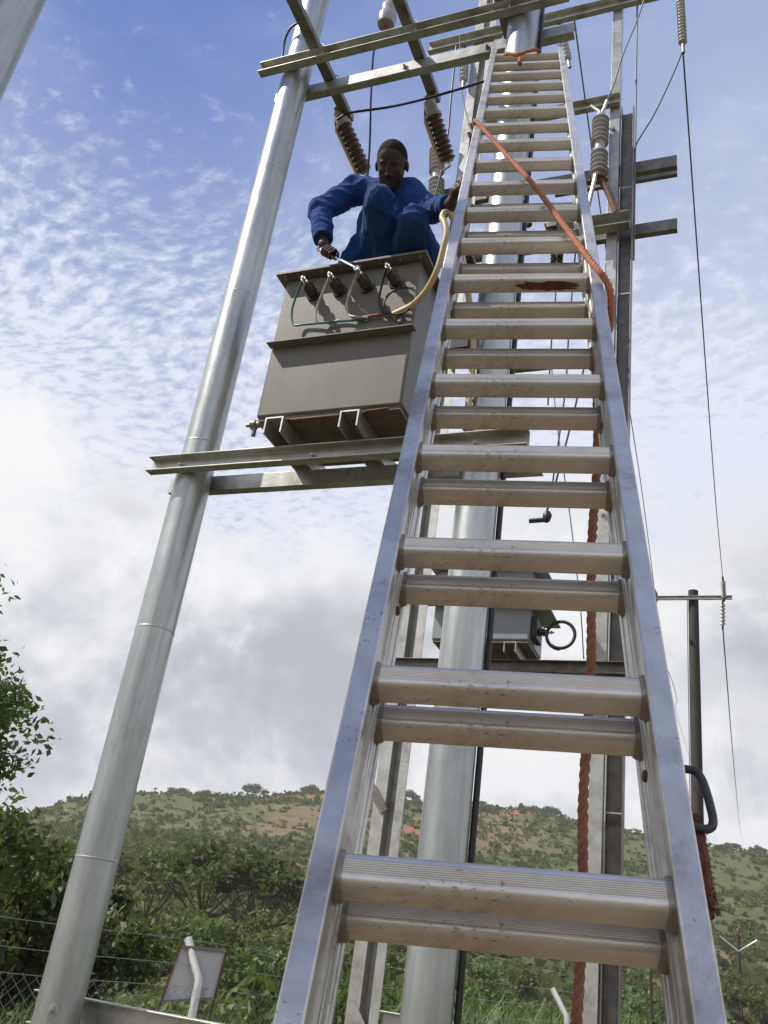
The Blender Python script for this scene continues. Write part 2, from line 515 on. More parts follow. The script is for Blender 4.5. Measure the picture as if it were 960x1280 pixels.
# ------------------------------------------------------------------ foliage
def leaf_quads(P, size, flat=0.0, seed=1, droop=0.0, aspect=0.5, bias=None):
    """one rhomb leaf of two triangles at each point, random lie; returns vertices and faces"""
    g = np.random.default_rng(seed)
    n = len(P)
    a = g.normal(size=(n, 3)); a[:, 2] = a[:, 2] * (1 - flat) - droop
    if bias is not None:
        a += bias
    a /= np.linalg.norm(a, axis=1, keepdims=True)
    b = g.normal(size=(n, 3)); b[:, 2] *= (1 - flat)
    b -= a * (a * b).sum(1, keepdims=True); b /= np.maximum(np.linalg.norm(b, axis=1, keepdims=True), 1e-6)
    c = np.cross(a, b)
    s = np.asarray(size) * g.uniform(0.65, 1.35, n)
    s = s[:, None]
    v0 = P - a * s * 0.5; v2 = P + a * s * 0.5
    v1 = P + b * s * aspect * 0.5 + c * s * 0.08 - a * s * 0.08; v3 = P - b * s * aspect * 0.5 + c * s * 0.08 - a * s * 0.08
    V = np.stack([v0, v1, v2, v3], 1).reshape(-1, 3)
    i = np.arange(n) * 4
    F = np.stack([i, i + 1, i + 2, i + 3], 1)
    return V, F


def np_mesh(name, V, F, mat, smooth=False):
    me = bpy.data.meshes.new(name)
    V = np.ascontiguousarray(V, np.float32); F = np.ascontiguousarray(F, np.int32)
    nf, k = F.shape
    me.vertices.add(len(V)); me.vertices.foreach_set('co', V.ravel())
    me.loops.add(nf * k); me.loops.foreach_set('vertex_index', F.ravel())
    me.polygons.add(nf); me.polygons.foreach_set('loop_start', np.arange(nf, dtype=np.int32) * k)
    me.polygons.foreach_set('loop_total', np.full(nf, k, np.int32))
    me.update(calc_edges=True)
    me.validate()
    if smooth:
        me.polygons.foreach_set('use_smooth', [True] * nf)
    me.materials.append(M[mat])
    return me


def ball(n, g):
    v = g.normal(size=(n, 3)); v /= np.linalg.norm(v, axis=1, keepdims=True)
    return v * g.uniform(0, 1, (n, 1)) ** (1 / 2.2)


def tree_meshes(seed, height, spread, trunk_h, leaf, n_clump, per, flat=0.25, squash=0.55, lean=0.1, shape='round'):
    """tapered trunk with limbs (shapes) and a crown of leaf clumps at limb ends; base at the origin"""
    g = np.random.default_rng(seed)
    shapes = []
    top = np.array([g.normal() * lean * height, g.normal() * lean * height, trunk_h])
    r0 = height * 0.022 + 0.03
    tp = spline([(0, 0, -0.3), tuple(top * 0.5 + g.normal(size=3) * 0.04 * height * np.array([1, 1, 0])), tuple(top)], 5)
    shapes.append(tube(tp, np.linspace(r0, r0 * 0.62, len(tp)), 7))
    ends = []
    cz = (trunk_h + height) / 2; hz = (height - trunk_h) / 2
    for k in range(n_clump):
        th = g.uniform(0, 2 * math.pi); rr = math.sqrt(g.uniform(0.05, 1.0)) * spread
        if shape == 'umbrella':
            z = height - hz * 0.55 * (rr / spread) ** 2 * g.uniform(0.6, 1.4) - g.uniform(0, hz * 0.5)
        else:
            z = cz + hz * g.uniform(-0.9, 0.9) * math.sqrt(max(0.1, 1 - (rr / spread) ** 2))
        ends.append(np.array([top[0] + rr * math.cos(th), top[1] + rr * math.sin(th), z]))
    for k, e in enumerate(ends):
        if k % 2 == 0 or n_clump < 14:
            mid = top * 0.45 + e * 0.55 + np.array([0, 0, -0.12 * height * g.uniform(0.2, 1)])
            pth = spline([tuple(top * g.uniform(0.75, 1.0)), tuple(mid), tuple(e)], 4)
            shapes.append(tube(pth, np.linspace(r0 * 0.42, r0 * 0.08, len(pth)), 5))
    pts = []
    for e in ends:
        cr = spread * g.uniform(0.22, 0.42)
        m_ = int(per * g.uniform(0.6, 1.4))
        b = ball(m_, g) * np.array([cr, cr, cr * squash])
        pts.append(e + b)
    P = np.concatenate(pts)
    V, F = leaf_quads(P, leaf, flat, seed + 5)
    return shapes, V, F


def tree_thing(name, label, cat, loc, seed, leafmat, group, rot=0.0, **kw):
    t = thing(name, label, cat, loc, group)
    sh, V, F = tree_meshes(seed, **kw)
    tr = bpy.data.objects.new('trunk', make_mesh('trunk', sh, 'bark', 50)); link(tr, t)
    cr = bpy.data.objects.new('crown', np_mesh('crown', V, F, leafmat)); link(cr, t)
    t.rotation_euler = (0, 0, rot)
    return t


def gz(x, y):
    return float(ground_z(x, y))


def polar(az, D):
    return D * math.sin(R(az)), D * math.cos(R(az))


# nearest tree, its outer branches reach into the left edge of the picture
x, y = -10.5, 8.35
tree_thing('leafy_tree', 'leafy tree with loose outer branches at the left edge, nearest the camera', 'tree', (x, y, gz(x, y)), 11, 'leaf_near', None,
           height=6.35, spread=1.75, trunk_h=2.2, leaf=0.115, n_clump=80, per=130, flat=0.15, squash=0.7, lean=0.02)
# dark mass of trees at the left, behind the fence
LEFT = [(-44.5, 15.5, 3.5, 1.6, 'dense dark green tree below the loose branches at the left edge'),
        (-40.6, 16.5, 3.1, 1.4, 'dark green tree just left of the thick steel pole foot'),
        (-37.6, 18.5, 2.9, 1.4, 'dark bushy tree hidden half behind the thick steel pole foot'),
        (-46.8, 19.0, 4.3, 2.0, 'dark green tree cut by the left picture edge')]
for i, (az, D, h, w_, lab) in enumerate(LEFT):
    x, y = polar(az, D)
    tree_thing('dense_tree', lab, 'tree', (x, y, gz(x, y)), 30 + i, 'leaf_dark', 'dark trees behind the fence at the left',
               height=h, spread=w_, trunk_h=0.8, leaf=0.17, n_clump=34, per=170, flat=0.1, squash=0.9, lean=0.03)

# trees of the valley, each its own; a few crown meshes shared
PROTO = []
for k, (nm, lm, kw) in enumerate([
        ('umbrella_tree', 'leaf_dark', dict(height=8.5, spread=4.6, trunk_h=4.2, leaf=0.5, n_clump=30, per=110, flat=0.3, squash=0.45, lean=0.05, shape='umbrella')),
        ('spreading_tree', 'leaf_mid', dict(height=7.5, spread=4.0, trunk_h=2.4, leaf=0.48, n_clump=30, per=110, flat=0.2, squash=0.6, lean=0.05, shape='umbrella')),
        ('round_tree', 'leaf_mid', dict(height=6.5, spread=3.0, trunk_h=1.5, leaf=0.42, n_clump=26, per=110, flat=0.1, squash=0.8, lean=0.05)),
        ('bushy_tree', 'leaf_bright', dict(height=4.2, spread=2.4, trunk_h=0.7, leaf=0.34, n_clump=22, per=100, flat=0.1, squash=0.8, lean=0.04))]):
    PROTO.append((nm, lm, kw, 60 + k))
made = {}
def valley_tree(kind, az, D, sc, label, group):
    nm, lm, kw, sd = PROTO[kind]
    x, y = polar(az, D)
    if kind not in made:
        t = tree_thing(nm, label, 'tree', (x, y, gz(x, y)), sd, lm, group, **kw)
        made[kind] = t
    else:
        t = copy_tree(made[kind], None, (x, y, gz(x, y)), None, None, label)
        t['group'] = group
    t.scale = (sc, sc, sc * random.uniform(0.9, 1.08))
    t.rotation_euler = (0, 0, random.uniform(0, 6.28))
    return t

VALLEY = [
    (0, -30.5, 66, 1.0, 'flat crowned dark tree in the valley right of the thick steel pole'),
    (0, -27.3, 60, 0.92, 'flat crowned dark tree standing above the white cranked fence post'),
    (1, -34.2, 84, 0.95, 'spreading olive tree beside the middle of the thick steel pole foot'),
    (1, -29.0, 92, 0.95, 'spreading olive tree behind the flat crowned valley trees'),
    (0, -25.0, 74, 0.95, 'flat crowned tree next to the left rail of the ladder'),
    (2, -32.4, 50, 0.72, 'round tree in front of the valley, just right of the steel pole'),
    (2, -28.0, 46, 0.66, 'round low tree behind the sign board'),
    (2, -25.4, 44, 0.72, 'round tree left of the ladder foot'),
    (3, -30.2, 34, 0.72, 'bright bushy tree behind the sign board'),
    (1, -36.8, 100, 0.9, 'spreading tree far behind the thick steel pole'),
    (2, -38.6, 60, 0.8, 'round tree above the dark bushes at the left'),
    (1, -41.5, 80, 0.95, 'spreading tree above the dark trees of the left edge'),
    (2, -21.0, 48, 0.66, 'round tree behind the I section post foot'),
    (0, -19.6, 70, 0.80, 'flat crowned tree seen between post and pole behind the ladder'),
    (2, -23.2, 105, 0.95, 'round tree up the slope left of the ladder rail'),
    (3, -14.6, 58, 0.9, 'bright bushy tree right of the middle pole foot'),
    (2, -12.8, 72, 0.62, 'small round tree between the middle pole and the hanging rope'),
    (3, -11.2, 50, 0.6, 'low bright bush left of the hanging red rope'),
    (3, -6.6, 64, 0.75, 'bright bushy tree between the steel post and the ladder rail'),
    (3, -4.6, 78, 0.7, 'bright bush behind the right foot of the ladder'),
    (2, -1.2, 90, 0.72, 'round bush beside the small far power pole'),
    (3, 1.6, 70, 0.75, 'bright bush at the right picture edge'),
    (2, 3.0, 120, 0.9, 'round tree on the slope at the right picture edge'),
]
for a in VALLEY:
    valley_tree(*a, 'single trees of the valley')

# trees along the crest of the hill
RT = []
for i, az in enumerate(np.linspace(-37.5, 1.5, 34)):
    az = az + random.uniform(-0.5, 0.5)
    s = 374 + random.uniform(-6, 8)
    D = s / math.cos(R(az) - AZ0)
    k = random.choice([0, 0, 1, 2])
    side = 'left of the ladder' if az < -24 else ('behind the ladder' if az > -24 and az < -4 else 'right of the ladder')
    valley_tree(k, az, D, random.uniform(0.6, 1.15), 'small dark tree on the crest of the hill ' + side, 'trees on the crest, ' + side)


def scatter(name, label, cat, n, region, size, per, leaf, mat, flat=0.1, seed=3, keep=None):
    g = np.random.default_rng(seed)
    s0, s1, q0, q1 = region
    s = s0 + (s1 - s0) * g.uniform(0, 1, n) ** 0.8
    q = g.uniform(q0, q1, n) * (0.35 + 0.65 * (s / s1))
    x = s * FX + q * FY; y = s * FY - q * FX
    if keep is not None:
        k = keep(x, y, g); x, y = x[k], y[k]
    z = ground_z(x, y)
    C_ = np.stack([x, y, z], 1)
    rad = g.uniform(size[0], size[1], len(C_)) * (0.6 + 0.8 * g.uniform(0, 1, len(C_)) ** 3)
    P = np.repeat(C_, per, 0); rr = np.repeat(rad, per)[:, None]
    b = ball(len(P), g) * rr
    b[:, 2] = np.abs(b[:, 2]) * 0.85
    P = P + b
    V, F = leaf_quads(P, leaf * np.repeat(rad, per) / np.mean(size), flat, seed + 1, aspect=0.8)
    o = bpy.data.objects.new(name, np_mesh(name, V, F, mat))
    COL.objects.link(o)
    o['kind'] = 'stuff'; tag(o, label, cat)
    return o


dense = lambda x, y, g: g.uniform(0, 1, len(x)) < 0.36 + 0.75 * sm((0.6 * vnoise(x, y, 75, 9) + 0.4 * vnoise(x, y, 27, 12) - 0.36) / 0.26)
scatter('hillside_shrubs', 'olive green shrubs and small trees covering the far hillside', 'shrubs', 42000, (70, 385, -300, 260), (0.5, 1.9), 11, 0.85, 'leaf_far', 0.1, 3, dense)
scatter('valley_bushes', 'bright green low bushes at the foot of the hill', 'bushes', 1500, (42, 120, -170, 110), (0.6, 1.5), 40, 0.5, 'leaf_bright', 0.1, 13, dense)


def blades(name, label, cat, n, sampler, h, w_, mat, seed=5, arch=0.5):
    """grass or crop blades, each of two bent quads"""
    g = np.random.default_rng(seed)
    x, y = sampler(g, n)
    z = ground_z(x, y)
    th = g.uniform(0, 2 * math.pi, n); hh = h[0] + (h[1] - h[0]) * g.uniform(0, 1, n)
    lx = np.cos(th); ly = np.sin(th)
    bend = hh * arch * g.uniform(0.2, 1.0, n)
    ww = w_ * g.uniform(0.6, 1.4, n) * 0.5
    V = np.zeros((n, 6, 3))
    for i, (f, wb, b_) in enumerate(((0.0, 0.8, 0.0), (0.62, 1.0, 0.32), (0.92, 0.15, 1.0))):
        cx = x + lx * bend * b_; cy = y + ly * bend * b_
        V[:, i * 2, 0] = cx - ly * ww * wb; V[:, i * 2, 1] = cy + lx * ww * wb
        V[:, i * 2 + 1, 0] = cx + ly * ww * wb; V[:, i * 2 + 1, 1] = cy - lx * ww * wb
        V[:, i * 2, 2] = V[:, i * 2 + 1, 2] = z + hh * f * (1 - 0.1 * b_ * arch)
    i = np.arange(n) * 6
    F = np.concatenate([np.stack([i, i + 1, i + 3, i + 2], 1), np.stack([i + 2, i + 3, i + 5, i + 4], 1)])
    o = bpy.data.objects.new(name, np_mesh(name, V.reshape(-1, 3), F, mat))
    COL.objects.link(o)
    o['kind'] = 'stuff'; tag(o, label, cat)
    return o


def crop_region(g, n):
    az = g.uniform(-20, 6, n); D = 17 + 30 * g.uniform(0, 1, n) ** 0.8
    return D * np.sin(np.radians(az)), D * np.cos(np.radians(az))


blades('tall_crop', 'tall bright green leafy crop behind the fence at the lower right', 'crop', 5500, crop_region, (1.1, 2.2), 0.055, 'leaf_bright', 5, 0.55)


def fence_region(g, n):
    s = g.uniform(-1.4, 2.6, n); o = g.uniform(0.25, 2.6, n)
    return -4.3 + 0.76 * s - 0.94 * o, 5.14 + 2.06 * s + 0.35 * o


blades('tall_grass', 'yellow green tall grass growing behind the wire fence', 'grass', 5200, fence_region, (0.7, 1.75), 0.022, 'leaf_bright', 8, 0.55)

scatter('leafy_undergrowth', 'mixed leafy undergrowth along the far side of the fence', 'undergrowth', 520, (15, 44, -21, 21), (0.45, 1.05), 130, 0.17, 'leaf_bright', 0.1, 23)
scatter('dry_undergrowth', 'olive undergrowth between the valley trees', 'undergrowth', 420, (24, 62, -34, 10), (0.6, 1.3), 120, 0.22, 'leaf_mid', 0.1, 29)

# drooping leafy shrub beside the sign board
def leafy_shrub(name, label, loc, seed, h, spread, n_stem, leaves, leaf):
    g = np.random.default_rng(seed)
    t = thing(name, label, 'shrub', loc, None)
    sh = []; pts = []
    for k in range(n_stem):
        th = g.uniform(0, 6.28); e = np.array([math.cos(th) * spread * g.uniform(0.3, 1), math.sin(th) * spread * g.uniform(0.3, 1), h * g.uniform(0.75, 1.0)])
        p = spline([(0, 0, -0.1), tuple(e * np.array([0.4, 0.4, 0.6])), tuple(e)], 6)
        sh.append(tube(p, np.linspace(0.014, 0.004, len(p)), 5))
        for q in p[4:]:
            pts.append(q + g.normal(size=(leaves, 3)) * 0.075)
    V, F = leaf_quads(np.concatenate(pts), leaf, 0.1, seed + 1, droop=1.3, aspect=0.34)
    link(bpy.data.objects.new('stem', make_mesh('stem', sh, 'bark', 50)), t)
    link(bpy.data.objects.new('foliage', np_mesh('foliage', V, F, 'leaf_near')), t)
    return t

x, y = -3.53, 7.45
leafy_shrub('leafy_shrub', 'broad leaved drooping shrub in front of the sign board', (x, y, gz(x, y)), 4, 2.05, 0.42, 12, 7, 0.17)
x, y = -4.3, 9.9
leafy_shrub('leafy_shrub', 'thin leaved shrub behind the sign board', (x, y, gz(x, y)), 5, 2.1, 0.9, 20, 8, 0.15)

# far houses on the crest at the right
for i, (az, D, w_, lab) in enumerate(((-2.2, 372, 6.0, 'cream house on the hill crest right of the timber pole'), (-1.2, 374, 4.4, 'smaller cream house on the hill crest further right'))):
    x, y = polar(az, D)
    zz_ = gz(x, y)
    hh = thing('hillside_house', lab, 'house', (x, y, zz_))
    part('wall', [box((x - w_ / 2, y - 2, zz_ - 1), (x + w_ / 2, y + 2, zz_ + 2.6))], 'hut', hh)
    part('roof', [([(x - w_ / 2 - .3, y - 2.3, zz_ + 2.6), (x + w_ / 2 + .3, y - 2.3, zz_ + 2.6), (x + w_ / 2 + .3, y + 2.3, zz_ + 2.6), (x - w_ / 2 - .3, y + 2.3, zz_ + 2.6), (x - w_ / 2 - .3, y, zz_ + 3.8), (x + w_ / 2 + .3, y, zz_ + 3.8)],
                  [(0, 1, 5, 4), (2, 3, 4, 5), (0, 4, 3), (1, 2, 5), (3, 2, 1, 0)])], 'tin', hh)
    part('door', [box((x - 0.5, y - 2.06, zz_ - 0.2), (x + 0.5, y - 2.01, zz_ + 2.0))], 'wood', hh)
# ------------------------------------------------------------------ front frame: round steel poles and channel beams
def hexbolt(p, axis, r=0.018, h=0.014):
    a = np.asarray(axis, float); p = np.asarray(p, float)
    return [lathe([(r * 1.6, 0), (r * 1.6, 0.004)], p, a, 14), lathe([(r, 0.004), (r, 0.004 + h)], p, a, 6), lathe([(r * 0.55, 0.004 + h), (r * 0.55, 0.016 + h)], p, a, 8)]


def steel_pole(label, x, y, r, top, joints, zb=-0.6, bolts=()):
    t = thing('steel_pole', label, 'pole', (x, y, zb), 'round galvanised poles')
    part('shaft', [lathe([(r, zb), (r, top)], (x, y, 0), (0, 0, 1), 48)], 'pole', t)
    for z in joints:
        part('joint_ring', [lathe([(r, z - 0.006), (r + 0.0011, z - 0.002), (r + 0.0011, z + 0.002), (r, z + 0.005)], (x, y, 0), (0, 0, 1), 48)], 'galv', t)
    for p, ax in bolts:
        part('bolt', hexbolt(p, ax), 'galv', t)
    return t

XL, XM, YF, RP = -2.84, -1.18, 3.72, 0.10
steel_pole('thick round galvanised pole at the left carrying the transformer beams', XL, YF, RP, 9.2, (0.72, 1.827, 2.941, 4.05, 5.12, 6.197, 7.3), -0.1,
           bolts=[((-2.805, 3.626, 1.215), (0.35, -0.94, 0))])
steel_pole('round galvanised pole behind the ladder with a dark cable down its side', XM, YF, RP, 9.2, (0.72, 1.827, 4.05, 5.12, 6.197), -0.1)
steel_pole('round steel pole cut off by the top left picture corner', -2.10, 1.215, RP, 9.0, (3.0, 4.1), -0.1)

def channel(label, x0, x1, yb, z0, h, b, opening, mat='galv', bolts=(), name='channel_beam', tt=0.007, group='galvanised channel beams'):
    """beam along X; web at yb, flanges reach towards the opening (-1 front, +1 back)"""
    t = thing(name, label, 'beam', ((x0 + x1) / 2, yb, z0), group)
    part('channel', [extrude(c_prof(b, h, tt), (x0, yb, z0), (x1, yb, z0), (0, opening, 0), (0, 0, 1))], mat, t, 30, 0.0015)
    for p, ax in bolts:
        part('bolt', hexbolt(p, ax, 0.013, 0.012), 'galv', t)
    return t

PB = [((-2.86, 3.61, 3.865), (0, -1, 0)), ((-1.18, 3.61, 3.865), (0, -1, 0)), ((-2.05, 3.61, 3.865), (0, -1, 0))]
channel('front galvanised channel beam under the near transformer', -3.055, -0.915, 3.617, 3.822, 0.092, 0.058, -1, 'galv', PB)
channel('rear galvanised channel beam under the near transformer, behind the round poles', -3.075, -0.90, 3.823, 3.822, 0.092, 0.058, 1, 'galv', [((-1.95, 3.822, 3.87), (0, -1, 0))])
channel('front upper channel beam crossing the two round poles near the top', -3.06, -0.86, 3.617, 7.085, 0.094, 0.06, -1, 'galv', [((-2.10, 3.61, 7.13), (0, -1, 0)), ((-1.18, 3.61, 7.13), (0, -1, 0))])
channel('rear upper channel beam behind the two round poles near the top', -3.06, -0.872, 3.823, 7.085, 0.094, 0.06, 1, 'galv', [((-2.04, 3.822, 7.13), (0, -1, 0)), ((-1.45, 3.822, 7.13), (0, -1, 0))])
channel('low channel beam near the ground between the round poles', -3.08, -0.95, 3.885, 1.125, 0.135, 0.062, -1, 'galv')

# arms lying across the upper beams
ARMS = [(-2.63, 'left cross arm lying on the upper channel beams'), (-1.94, 'middle cross arm lying on the upper channel beams above the worker'), (-1.30, 'right cross arm lying on the upper channel beams behind the ladder top')]
for x, lab in ARMS:
    t = thing('cross_arm', lab, 'beam', (x, 3.7, 7.181), 'cross arms on the upper beams')
    part('channel', [extrude(c_prof(0.05, 0.075, 0.007), (x - 0.037, 2.95, 7.181), (x - 0.037, 4.2, 7.181), (0, 0, 1), (1, 0, 0))], 'galv_old', t, 30, 0.0015)
    for yy in (3.59, 3.85):
        part('u_bolt', [tube(spline([(x - 0.055, yy, 7.09), (x - 0.055, yy, 7.23), (x - 0.02, yy, 7.262), (x + 0.02, yy, 7.262), (x + 0.055, yy, 7.23), (x + 0.055, yy, 7.09)], 4), 0.005, 6)], 'white_tube', t)


def sheds(n, rc, rs, pitch, z0=0.0, rs2=None):
    P = []
    for k in range(n):
        r = rs if (k % 2 == 0 or rs2 is None) else rs2
        z = z0 + k * pitch
        P += [(rc, z), (rc, z + pitch * 0.12), (r * 0.97, z + pitch * 0.30), (r, z + pitch * 0.40), (r * 0.97, z + pitch * 0.50), (rc * 1.08, z + pitch * 0.82)]
    P.append((rc, z0 + n * pitch))
    return P

def fuse_cutout(label, p0, p1, side):
    """tilted drop-out fuse: porcelain with sheds, end caps, cream fuse tube along its side"""
    p0 = np.array(p0, float); p1 = np.array(p1, float); L = np.linalg.norm(p1 - p0); a = (p1 - p0) / L
    t = thing('fuse_cutout', label, 'fuse', tuple(p0), 'drop-out fuses on the cross arms')
    part('porcelain', [lathe(sheds(9, 0.036, 0.058, (L - 0.02) / 9, 0.02), p0, a, 18)], 'brown_ins', t)
    part('top_cap', [lathe([(0.03, -0.09), (0.045, -0.085), (0.05, 0.0), (0.06, 0.005), (0.06, 0.03), (0.02, 0.03)], p0, a, 16)], 'grey_ins', t)
    s = np.array(side, float)
    part('fuse_tube', [tube([p0 + s * 0.075 + a * 0.02, p1 + s * 0.07 + a * 0.02], 0.016, 10)], 'cream_cable', t)
    part('bracket', [tube(spline([p0 + a * -0.12, p0 + a * -0.05 + s * 0.05, p0 + s * 0.075 + a * 0.02], 5), 0.009, 8), tube([p0 + a * -0.13, p0 + a * -0.02], 0.02, 8)], 'rust', t)
    part('contact', [tube([p1, p1 + a * 0.03, p1 + a * 0.035 + s * 0.08], 0.01, 8)], 'brass', t)
    return t

fuse_cutout('brown ribbed drop-out fuse left above the worker', (-2.652, 4.16, 7.135), (-2.50, 4.36, 6.80), (-0.8, 0.1, -0.35))
fuse_cutout('brown ribbed drop-out fuse right above the worker, beside the ladder', (-1.93, 4.16, 7.03), (-1.84, 4.36, 6.74), (-0.8, 0.1, -0.35))
# stubs hanging from the arms to the fuses
for (x, zt, lab) in ((-2.645, 7.135, 'left'), (-1.935, 7.03, 'right')):
    single('hanger_strap', [tube([(x, 4.13, 7.19), (x, 4.15, zt + 0.06)], 0.022, 8), box((x - 0.03, 4.10, 7.165), (x + 0.03, 4.19, 7.18))], 'galv_old',
           'pale hanger strap between cross arm end and the %s drop-out fuse' % lab, 'strap', (x, 4.13, 7.19))

def bell(label, p, a, group=None):
    t = thing('bell_insulator', label, 'insulator', p, group)
    part('porcelain', [lathe([(0.03, 0.0), (0.062, 0.012), (0.07, 0.04), (0.072, 0.11), (0.055, 0.15), (0.06, 0.17), (0.06, 0.22), (0.04, 0.25), (0.045, 0.28), (0.045, 0.36), (0.02, 0.38)], p, a, 20)], 'grey_ins', t)
    part('terminal', [tube([np.array(p) + np.array(a) * 0.01, np.array(p) - np.array(a) * 0.05, np.array(p) - np.array(a) * 0.06 + np.array([0.06, 0, -0.01])], 0.013, 8)], 'rust', t)
    return t
bell('grey bell insulator above the front upper beam at the top edge', (-2.318, 3.93, 7.81), (0.0, 0.0, 1.0))
single('hanger_rod', [tube([(-2.318, 3.93, 8.17), (-2.318, 3.93, 8.36), (-2.318, 3.87, 8.37)], 0.012, 8)], 'galv_old', 'short hanger rod above the grey bell insulator', 'rod', (-2.318, 3.93, 8.17))
channel('topmost rear channel beam of the round poles, above the picture', -3.06, -0.872, 3.823, 8.35, 0.094, 0.06, 1, 'galv')

# ------------------------------------------------------------------ near transformer
def bushing(parent, x, y, z, ax, L, r):
    p = (x, y, z)
    prof = [(r * 1.25, 0), (r * 1.25, 0.012), (r, 0.014)] + sheds(3, r * 0.72, r, (L - 0.075) / 3, 0.016) + [(r * 0.6, L - 0.055), (r * 0.5, L - 0.045)]
    b = part('bushing', [lathe(prof, p, ax, 18)], 'bush', parent)
    a = np.array(ax, float)
    e = np.array(p) + a * (L - 0.05)
    part('terminal', [lathe([(0.007, 0), (0.007, 0.06)], e, a, 10), lathe([(0.015, 0.012), (0.015, 0.022)], e, a, 6), lathe([(0.015, 0.034), (0.015, 0.044)], e, a, 6)], 'brass', b)
    return b

TX0, TX1, TY0, TY1 = -2.345, -1.53, 3.45, 3.97
tr = thing('transformer', 'grey box transformer under the worker with four terminals and coloured leads', 'transformer', (-1.94, 3.71, 3.916), 'box transformers')
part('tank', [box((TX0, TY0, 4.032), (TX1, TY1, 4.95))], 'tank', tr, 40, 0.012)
part('base_plate', [box((TX0 + 0.01, TY0 + 0.012, 4.012), (TX1 - 0.01, TY1 - 0.012, 4.031))], 'tank_rust', tr)
part('lid', [box((-2.388, 3.392, 4.952), (-1.488, 4.05, 4.968))], 'tank', tr, 40, 0.002)
part('ledge', [box((-2.348, 3.392, 4.472), (-1.505, 3.449, 4.479))], 'tank', tr, 40, 0.001)
for k_ in range(8):
    part('lid_bolt', hexbolt((-2.33 + k_ * 0.115, 3.412, 4.9519), (0, 0, -1), 0.008, 0.008), 'galv_old', tr)
for x in (-2.27, -1.845):
    part('skid', [extrude([(0, 0), (0.008, 0), (0.008, 0.086), (0.096, 0.086), (0.096, 0), (0.104, 0), (0.104, 0.094), (0, 0.094)], (x, 3.43, 3.916), (x, 4.0, 3.916), (1, 0, 0), (0, 0, 1))], 'galv', tr, 30)
    part('skid_bolt', hexbolt((x + 0.052, 3.52, 4.0), (0, 0, -1), 0.014, 0.02), 'rust', tr)
for x in (-2.151, -1.991, -1.829, -1.661):
    bushing(tr, x, 3.449, 4.815, (0, -1, 0), 0.145, 0.033)
part('drain_valve', [lathe([(0.03, 0), (0.03, 0.02), (0.018, 0.022), (0.018, 0.06), (0.026, 0.062), (0.026, 0.09), (0.010, 0.092), (0.010, 0.12)], (TX0, 3.56, 4.06), (-1, 0, 0), 12), tube([(-2.41, 3.56, 4.06), (-2.41, 3.56, 3.99)], 0.012, 8)], 'galv_old', tr)
part('earth_bar', [tube([(-2.14, 3.46, 4.00), (-1.87, 3.46, 4.004)], 0.007, 6)], 'rust', tr)
part('earth_bar', [tube([(-1.72, 3.455, 4.01), (-1.60, 3.455, 4.015)], 0.007, 6)], 'rust', tr)
part('name_plate_stud', [lathe([(0.014, 0), (0.014, 0.02), (0.006, 0.022)], (-1.60, 3.45, 4.55), (0, -1, 0), 10)], 'brass', tr)
for i in range(3):
    x = -2.2 + i * 0.27
    b = part('rear_bushing', [lathe(sheds(5, 0.035, 0.06, 0.05) + [(0.02, 0.27), (0.012, 0.32)], (x, 3.97, 4.949), (0, 0, 1), 16)], 'brown_ins', tr)

# unseen pole, platform and transformer, added left of the camera to shade the lower ladder
steel_pole('unseen pole added to carry the shading transformer left of the camera', -2.10, -1.20, RP, 9.0, (3.0, 4.1), -0.1)
for xw, op, lab in ((-2.205, -1, 'outer'), (-1.995, 1, 'inner')):
    t = thing('channel_beam', '%s platform beam added unseen under the shading transformer left of the camera' % lab, 'beam', (xw, 0, 3.9), 'galvanised channel beams')
    part('channel', [extrude(c_prof(0.058, 0.10, 0.007), (xw, -1.4, 3.93), (xw, 1.00, 3.93), (op, 0, 0), (0, 0, 1))], 'galv', t, 30, 0.0015)
shade_tr = thing('transformer', 'large grey transformer added out of view left of the camera to shade the ladder', 'transformer', (-2.1, -0.1, 4.031), 'box transformers')
part('tank', [box((-2.42, -0.20, 4.13), (-1.78, 0.90, 5.30))], 'tank', shade_tr, 40, 0.012)
part('lid', [box((-2.48, -0.26, 5.301), (-1.72, 0.96, 5.32))], 'tank', shade_tr, 40, 0.002)
for yy in (0.0, 0.6):
    part('skid', [box((-2.45, yy, 4.031), (-1.75, yy + 0.10, 4.129))], 'galv', shade_tr, 40, 0.004)
for yy in (0.0, 0.35, 0.7):
    part('bushing', [lathe(sheds(5, 0.035, 0.06, 0.05) + [(0.02, 0.27), (0.012, 0.32)], (-2.1, yy, 5.321), (0, 0, 1), 16)], 'brown_ins', shade_tr)

# leads from the four terminals to the cream cable
TY = 3.315
def hang(pts):
    """leads swing back towards the tank below the terminals"""
    out = []
    for p in pts:
        f = 1 + 0.030 * min(max((4.80 - p[2]) / 0.12, 0), 1)
        out.append((p[0] * f, p[1] * f, 1.6 + (p[2] - 1.6) * f))
    return out

def cable(name, pts, r, mat, label, n=8, sides=8, cat='cable', group=None):
    P = spline(pts, n)
    return single(name, [tube(P, r, sides)], mat, label, cat, tuple(P[0]), group, 60)

